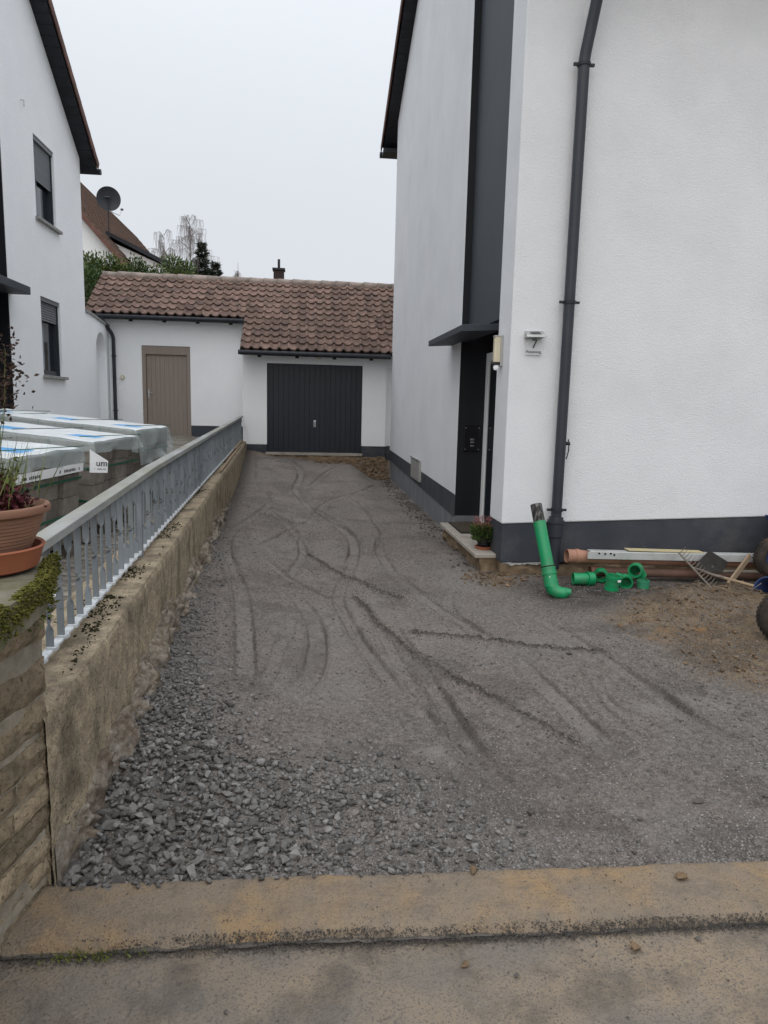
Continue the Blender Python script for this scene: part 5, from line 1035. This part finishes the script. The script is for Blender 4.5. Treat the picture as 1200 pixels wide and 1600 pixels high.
t = thing('trowel', (3.3, 6.02, .0), 'small muddy trowel lying next to the green fittings', 'trowel'); MB().tube([(3.20, 6.08, G(3.2, 6.08) + .02), (3.40, 6.06, G(3.4, 6.06) + .018)], .009, 8).build('handle', M['wood_g'], t, smooth=True); beam('blade', (3.40, 6.06, G(3.4, 6.06) + .016), (3.47, 6.055, G(3.47, 6.05) + .012), .05, .004, M['rust'], t)
# two wheelbarrows whose wheels reach into the picture
def wheelbarrow(cx, cy, cz, rot, label):
    A = Matrix.Translation((cx, cy, cz)) @ Matrix.Rotation(rot, 4, 'Z')
    t = thing('wheelbarrow', (cx, cy, cz - .195), label, 'wheelbarrow', 'wheelbarrows at the right edge')
    tor = []; nR, nr = 36, 14
    v = []; f = []
    for i in range(nR):
        a = i * 2 * math.pi / nR
        for j in range(nr):
            q = j * 2 * math.pi / nr; R0 = .135 + .058 * math.cos(q) * (1 if math.cos(q) < 0 else 1.05); v.append(A @ Vector((R0 * math.cos(a), .05 * math.sin(q), R0 * math.sin(a))))
            f.append((i * nr + j, i * nr + (j + 1) % nr, ((i + 1) % nR) * nr + (j + 1) % nr, ((i + 1) % nR) * nr + j))
    wh = MB().add([tuple(p) for p in v], f).build('tyre', M['tyre'], t, smooth=True)
    tr = MB()
    for i in range(36):
        a = (i + .5) * 2 * math.pi / 36
        for s in (-1, 1):
            ca, sa = math.cos(a), math.sin(a); tr.add([tuple(A @ Vector(((.135 + rr) * math.cos(a + da), s * yy, (.135 + rr) * math.sin(a + da)))) for rr, yy, da in ((.060, .004, -.035), (.060, .004, .035), (.052, .032, .06), (.052, .032, -.01), (.066, .004, -.03), (.066, .004, .03), (.058, .034, .055), (.058, .034, -.005))], [(0, 3, 2, 1), (4, 5, 6, 7), (0, 1, 5, 4), (2, 3, 7, 6), (0, 4, 7, 3), (1, 2, 6, 5)])
    tr.build('tread', M['tyre'], wh)
    rim = MB().lathe([(.0, .02), (.03, .02), (.06, .012), (.085, .035), (.098, .042), (.098, -.042), (.085, -.035), (.06, -.012), (.03, -.02), (0, -.02)], (0, 0, 0), 28).xf(A @ Matrix.Rotation(math.pi / 2, 4, 'X')).build('rim', M['blue'], t, smooth=True)
    MB().tube([A @ Vector((0, -.11, 0)), A @ Vector((0, .11, 0))], .012, 10).build('axle', M['rust'], t, smooth=True)
    for s in (-1, 1):
        MB().tube([A @ Vector(p) for p in ((0, s * .1, 0), (.22, s * .13, .03), (.75, s * .24, .22), (1.35, s * .30, .34))], .016, 10).build('frame_tube', M['blue'], t, smooth=True)
        MB().tube([A @ Vector(p) for p in ((.75, s * .24, .2), (.72, s * .26, -.19), (.80, s * .26, -.19))], .014, 8).build('leg', M['blue'], t, smooth=True)
    v = [(.16, -.20, .10), (.85, -.24, .20), (.85, .24, .20), (.16, .20, .10), (.05, -.30, .36), (1.05, -.34, .42), (1.05, .34, .42), (.05, .30, .36)]
    tb = MB().add([tuple(A @ Vector(p)) for p in v], [(0, 1, 2, 3), (0, 4, 5, 1), (1, 5, 6, 2), (2, 6, 7, 3), (3, 7, 4, 0)]).build('tray', M['blue'], t, smooth=False)
    so = tb.modifiers.new('s', 'SOLIDIFY'); so.thickness = .006
    return t
wheelbarrow(4.47, 6.22, .245, R(-4), 'wheelbarrow by the plinth whose blue rimmed wheel shows at the right edge')
wheelbarrow(3.40, 4.52, .175, R(-28), 'nearer wheelbarrow whose muddy tyre shows at the right edge of the clay')
t = thing('blue_bucket', (4.28, 5.85, .02), 'blue plastic bucket between the two wheelbarrow wheels', 'bucket')
MB().lathe([(0, 0), (.075, 0), (.098, .17), (.106, .17), (.106, .182), (.094, .182), (.07, .01), (0, .01)], (0, 0, 0), 24).xf(Matrix.Translation((4.10, 5.62, .04)) @ Matrix.Rotation(R(-65), 4, 'Y') @ Matrix.Rotation(R(20), 4, 'X')).build('bucket', M['blue'], t, smooth=True)
MB().tube([(3.89, 5.54, .16), (3.84, 5.62, .06), (3.87, 5.70, -.01)], .004, 6).build('handle', M['metal_s'], t, smooth=True)

# ------------------------------------------------------------------ beyond the shed
# far house: gable with steep tiled slope, dormer and dish
fh = thing('distant_house', (-9, 28, .5), 'far white gabled house with brown tiles and dormer behind the hedge', 'house')
TF = 1.14; fz = lambda x: 7.73 - TF * (x + 7.53)
MB().prism([(-12.2, .5), (-5.6, .5), (-5.6, fz(-5.6) - .1), (-12.1, fz(-12.1) - .1), (-15, fz(-12.1) - .1 - 2.9 * TF)], 'y', 26.25, 54).build('gable_wall', M['plaster_g'], fh)
rf = MB().prism([(-5.1, fz(-5.1) - .12), (-12.1, fz(-12.1) - .12), (-12.1, fz(-12.1) - .02), (-5.1, fz(-5.1) - .02)], 'y', 26.0, 54.2).build('roof', M['wood_d'], fh)
af = math.atan(TF); ft = MB().box(0, .19, 0, .36, 0, .03).mesh('roof_tile', M['tile_f'])
# tile courses as rolls down the slope
fr = MB()
for i in range(141):
    y = 26.0 + i * .2
    for k in range(28):
        x0 = -5.1 - k * .25; x1 = x0 - .28
        fr.add([(x0, y, fz(x0) + .03), (x0, y + .09, fz(x0) + .07), (x0, y + .18, fz(x0) + .03), (x1, y, fz(x1) - .01), (x1, y + .09, fz(x1) + .03), (x1, y + .18, fz(x1) - .01)], [(0, 1, 4, 3), (1, 2, 5, 4), (0, 3, 4, 1)])
tag(fr.build('roof_tiles', M['tile_f'], rf), kind='stuff')
beam('verge_board', (-5.1, 25.97, fz(-5.1) - .10), (-12.1, 25.97, fz(-12.1) - .10), .04, .16, M['tile_d'], rf)
dm = MB().prism([(-7.25, fz(-7.25) + .02), (-4.75, fz(-7.25) + .02 - 2.5 * .47), (-4.75, fz(-7.25) + .18 - 2.5 * .47), (-7.25, fz(-7.25) + .16)], 'y', 27.9, 32.5).build('dormer_roof', M['gutter'], fh)
MB().prism([(-7.2, fz(-7.2) - .1), (-4.95, fz(-7.25) - 2.3 * .47), (-4.95, 4), (-5.6, 4)], 'y', 28.1, 28.3).build('dormer_cheek', M['plaster_g'], fh)
ds = thing('satellite_dish', (-7.0, 27, 7.3), 'dark satellite dish on the far brown roof', 'satellite dish')
dc = Vector((-6.88, 27.0, 8.42)); A = Matrix.Translation(dc) @ Matrix.Rotation(R(12), 4, 'Z') @ Matrix.Rotation(R(97), 4, 'X')
MB().lathe([(0, .0), (.15, .012), (.28, .04), (.40, .085), (.40, .092), (.28, .05), (.15, .022), (0, .012)], (0, 0, 0), 30).xf(A).build('dish', M['dish'], ds, smooth=True)
MB().tube([dc + Vector((0, -.08, -.05)), dc + Vector((0, -.12, -1.45))], .022, 8).tube([dc + Vector((-.1, -.14, .02)), dc + Vector((.08, -.12, .02))], .04, 8).build('mast', M['gutter'], ds, smooth=True)
MB().tube([dc + Vector((0, -.1, -.4)), dc + Vector((.3, .2, -.48)), dc + Vector((.25, .75, -.15))], .012, 6).build('feed_arm', M['metal_s'], ds)
MB().tube([dc + Vector((.25, .7, -.16)), dc + Vector((.25, .85, -.12))], .04, 8).build('receiver', M['dish'], ds)
# laurel hedge: leaf clumps on stems
def shrub(name, c, rx, ry, h, nl, mats, label, cat, seed, size=.11, lumps=26, z0=.5):
    r = np.random.default_rng(seed); t = thing(name, (c[0], c[1], z0), label, cat, 'shrubs behind the shed'); st = MB(); ctr = []
    for i in range(lumps):
        a = r.uniform(0, 6.28); q = math.sqrt(r.random()); p = Vector((c[0] + rx * q * math.cos(a), c[1] + ry * q * math.sin(a), z0 + h * (1 - .10 * q) * r.uniform(.70, 1.0))); ctr.append(p)
        b0 = Vector((c[0] + .3 * rx * math.cos(a), c[1] + .3 * ry * math.sin(a), z0)); st.tube([b0, b0.lerp(p, .55) + Vector((r.normal(0, .1), r.normal(0, .1), .1)), p], [.03, .018, .006], 5)
    st.build('stems', M['bark'], t)
    for k, (m, fr_) in enumerate(mats):
        def fn(r):
            p = ctr[r.integers(len(ctr))]; s = .30 if k == 0 else .34; d = r.normal(size=3); d /= np.linalg.norm(d); q = s * r.random() ** .45; return ((p.x + d[0] * q, p.y + d[1] * q, p.z + d[2] * q * .9), d + np.array((0, 0, .6)), size * r.uniform(.6, 1.15), size * .42)
        blades('crown' if k == 0 else 'pale_leaves', M[m], t, int(nl * fr_), fn, seed + k + 1)
    return t
shrub('laurel_shrub', (-6.0, 21.6), .8, .6, 5.15, 7500, (('leaf', .72), ('leaf_o', .28)), 'leafy evergreen shrub nearest the left house above the shed roof', 'shrub', 801, lumps=40)
shrub('laurel_shrub', (-4.85, 21.9), .85, .6, 5.1, 7500, (('leaf', .8), ('leaf_o', .2)), 'dense middle shrub of the hedge behind the shed ridge', 'shrub', 811, lumps=40)
shrub('laurel_shrub', (-3.8, 21.8), .6, .5, 5.2, 5500, (('leaf', .7), ('leaf_o', .3)), 'rightmost hedge shrub beside the bare birch', 'shrub', 821, lumps=30)
shrub('laurel_shrub', (-5.6, 19.9), .35, .5, 4.4, 3000, (('leaf', .9), ('leaf_o', .1)), 'dark shrub at the left end of the shed roof', 'shrub', 831, lumps=26)
# bare weeping birches
def birch(c, h, wd, seed, label, nb=26):
    r = np.random.default_rng(seed); t = thing('birch_tree', (*c, .3), label, 'tree', 'bare birches'); tr = MB(); x, y = c
    tr.tube([(x, y, .3), (x + .1, y, h * .5), (x, y, h)], [.10, .05, .012], 8).build('trunk', M['twig'], t, smooth=True); tw = MB()
    for i in range(nb):
        z = r.uniform(.55, .99) * h; a = r.uniform(0, 6.28); rr = wd * r.uniform(.15, 1) * (1.3 - .75 * (z / h) ** 3); p0 = Vector((x, y, z)); p1 = p0 + Vector((rr * .5 * math.cos(a), rr * .5 * math.sin(a), .5)); p2 = p0 + Vector((rr * math.cos(a), rr * math.sin(a), .35))
        tw.tube([p0, p1, p2], [.020, .012, .006], 4)
        for k in range(20):
            q = p1.lerp(p2, r.random()) + Vector((r.normal(0, .08), r.normal(0, .08), 0)); ln = r.uniform(.5, 1.9); tw.tube([q, q + Vector((r.normal(0, .08), r.normal(0, .08), -.25 * ln + .15)), q + Vector((r.normal(0, .14), r.normal(0, .14), -ln))], [.008, .006, .003], 3)
    tw.build('crown', M['twig'], t)
birch((-8.9, 58), 15.2, 2.7, 901, 'bare weeping birch with the tallest pale crown beside the conifer', 80)
birch((-11.0, 59), 14.2, 2.2, 911, 'thinner bare birch left of the tall birch', 55)
birch((-5.3, 58), 12.1, .7, 921, 'tiny bare treetop just above the ridge near the chimney', 10)
# spruce
def spruce(c, h, seed, label):
    r = np.random.default_rng(seed); t = thing('spruce_tree', (*c, .3), label, 'tree'); x, y = c; MB().tube([(x, y, .3), (x, y, h)], [.16, .02], 8).build('trunk', M['bark'], t, smooth=True)
    def fn(r):
        u = r.random() ** .8; z = h - .05 - u * 5.6; rad = 1.4 * (.10 + 1.0 * u) * (.75 + .35 * math.sin(u * 60)); a = r.uniform(0, 6.28); q = rad * r.random() ** .5
        return ((x + q * math.cos(a), y + q * math.sin(a), z - .25 * q), (math.cos(a), math.sin(a), r.uniform(-.1, .6)), r.uniform(.18, .42), .07)
    blades('crown', M['spruce'], t, 6000, fn, seed)
spruce((-7.95, 57.5), 13.4, 931, 'dark spruce top right of the bare birches')
spruce((-7.0, 58), 12.1, 941, 'lower dark spruce at the right of the taller one')
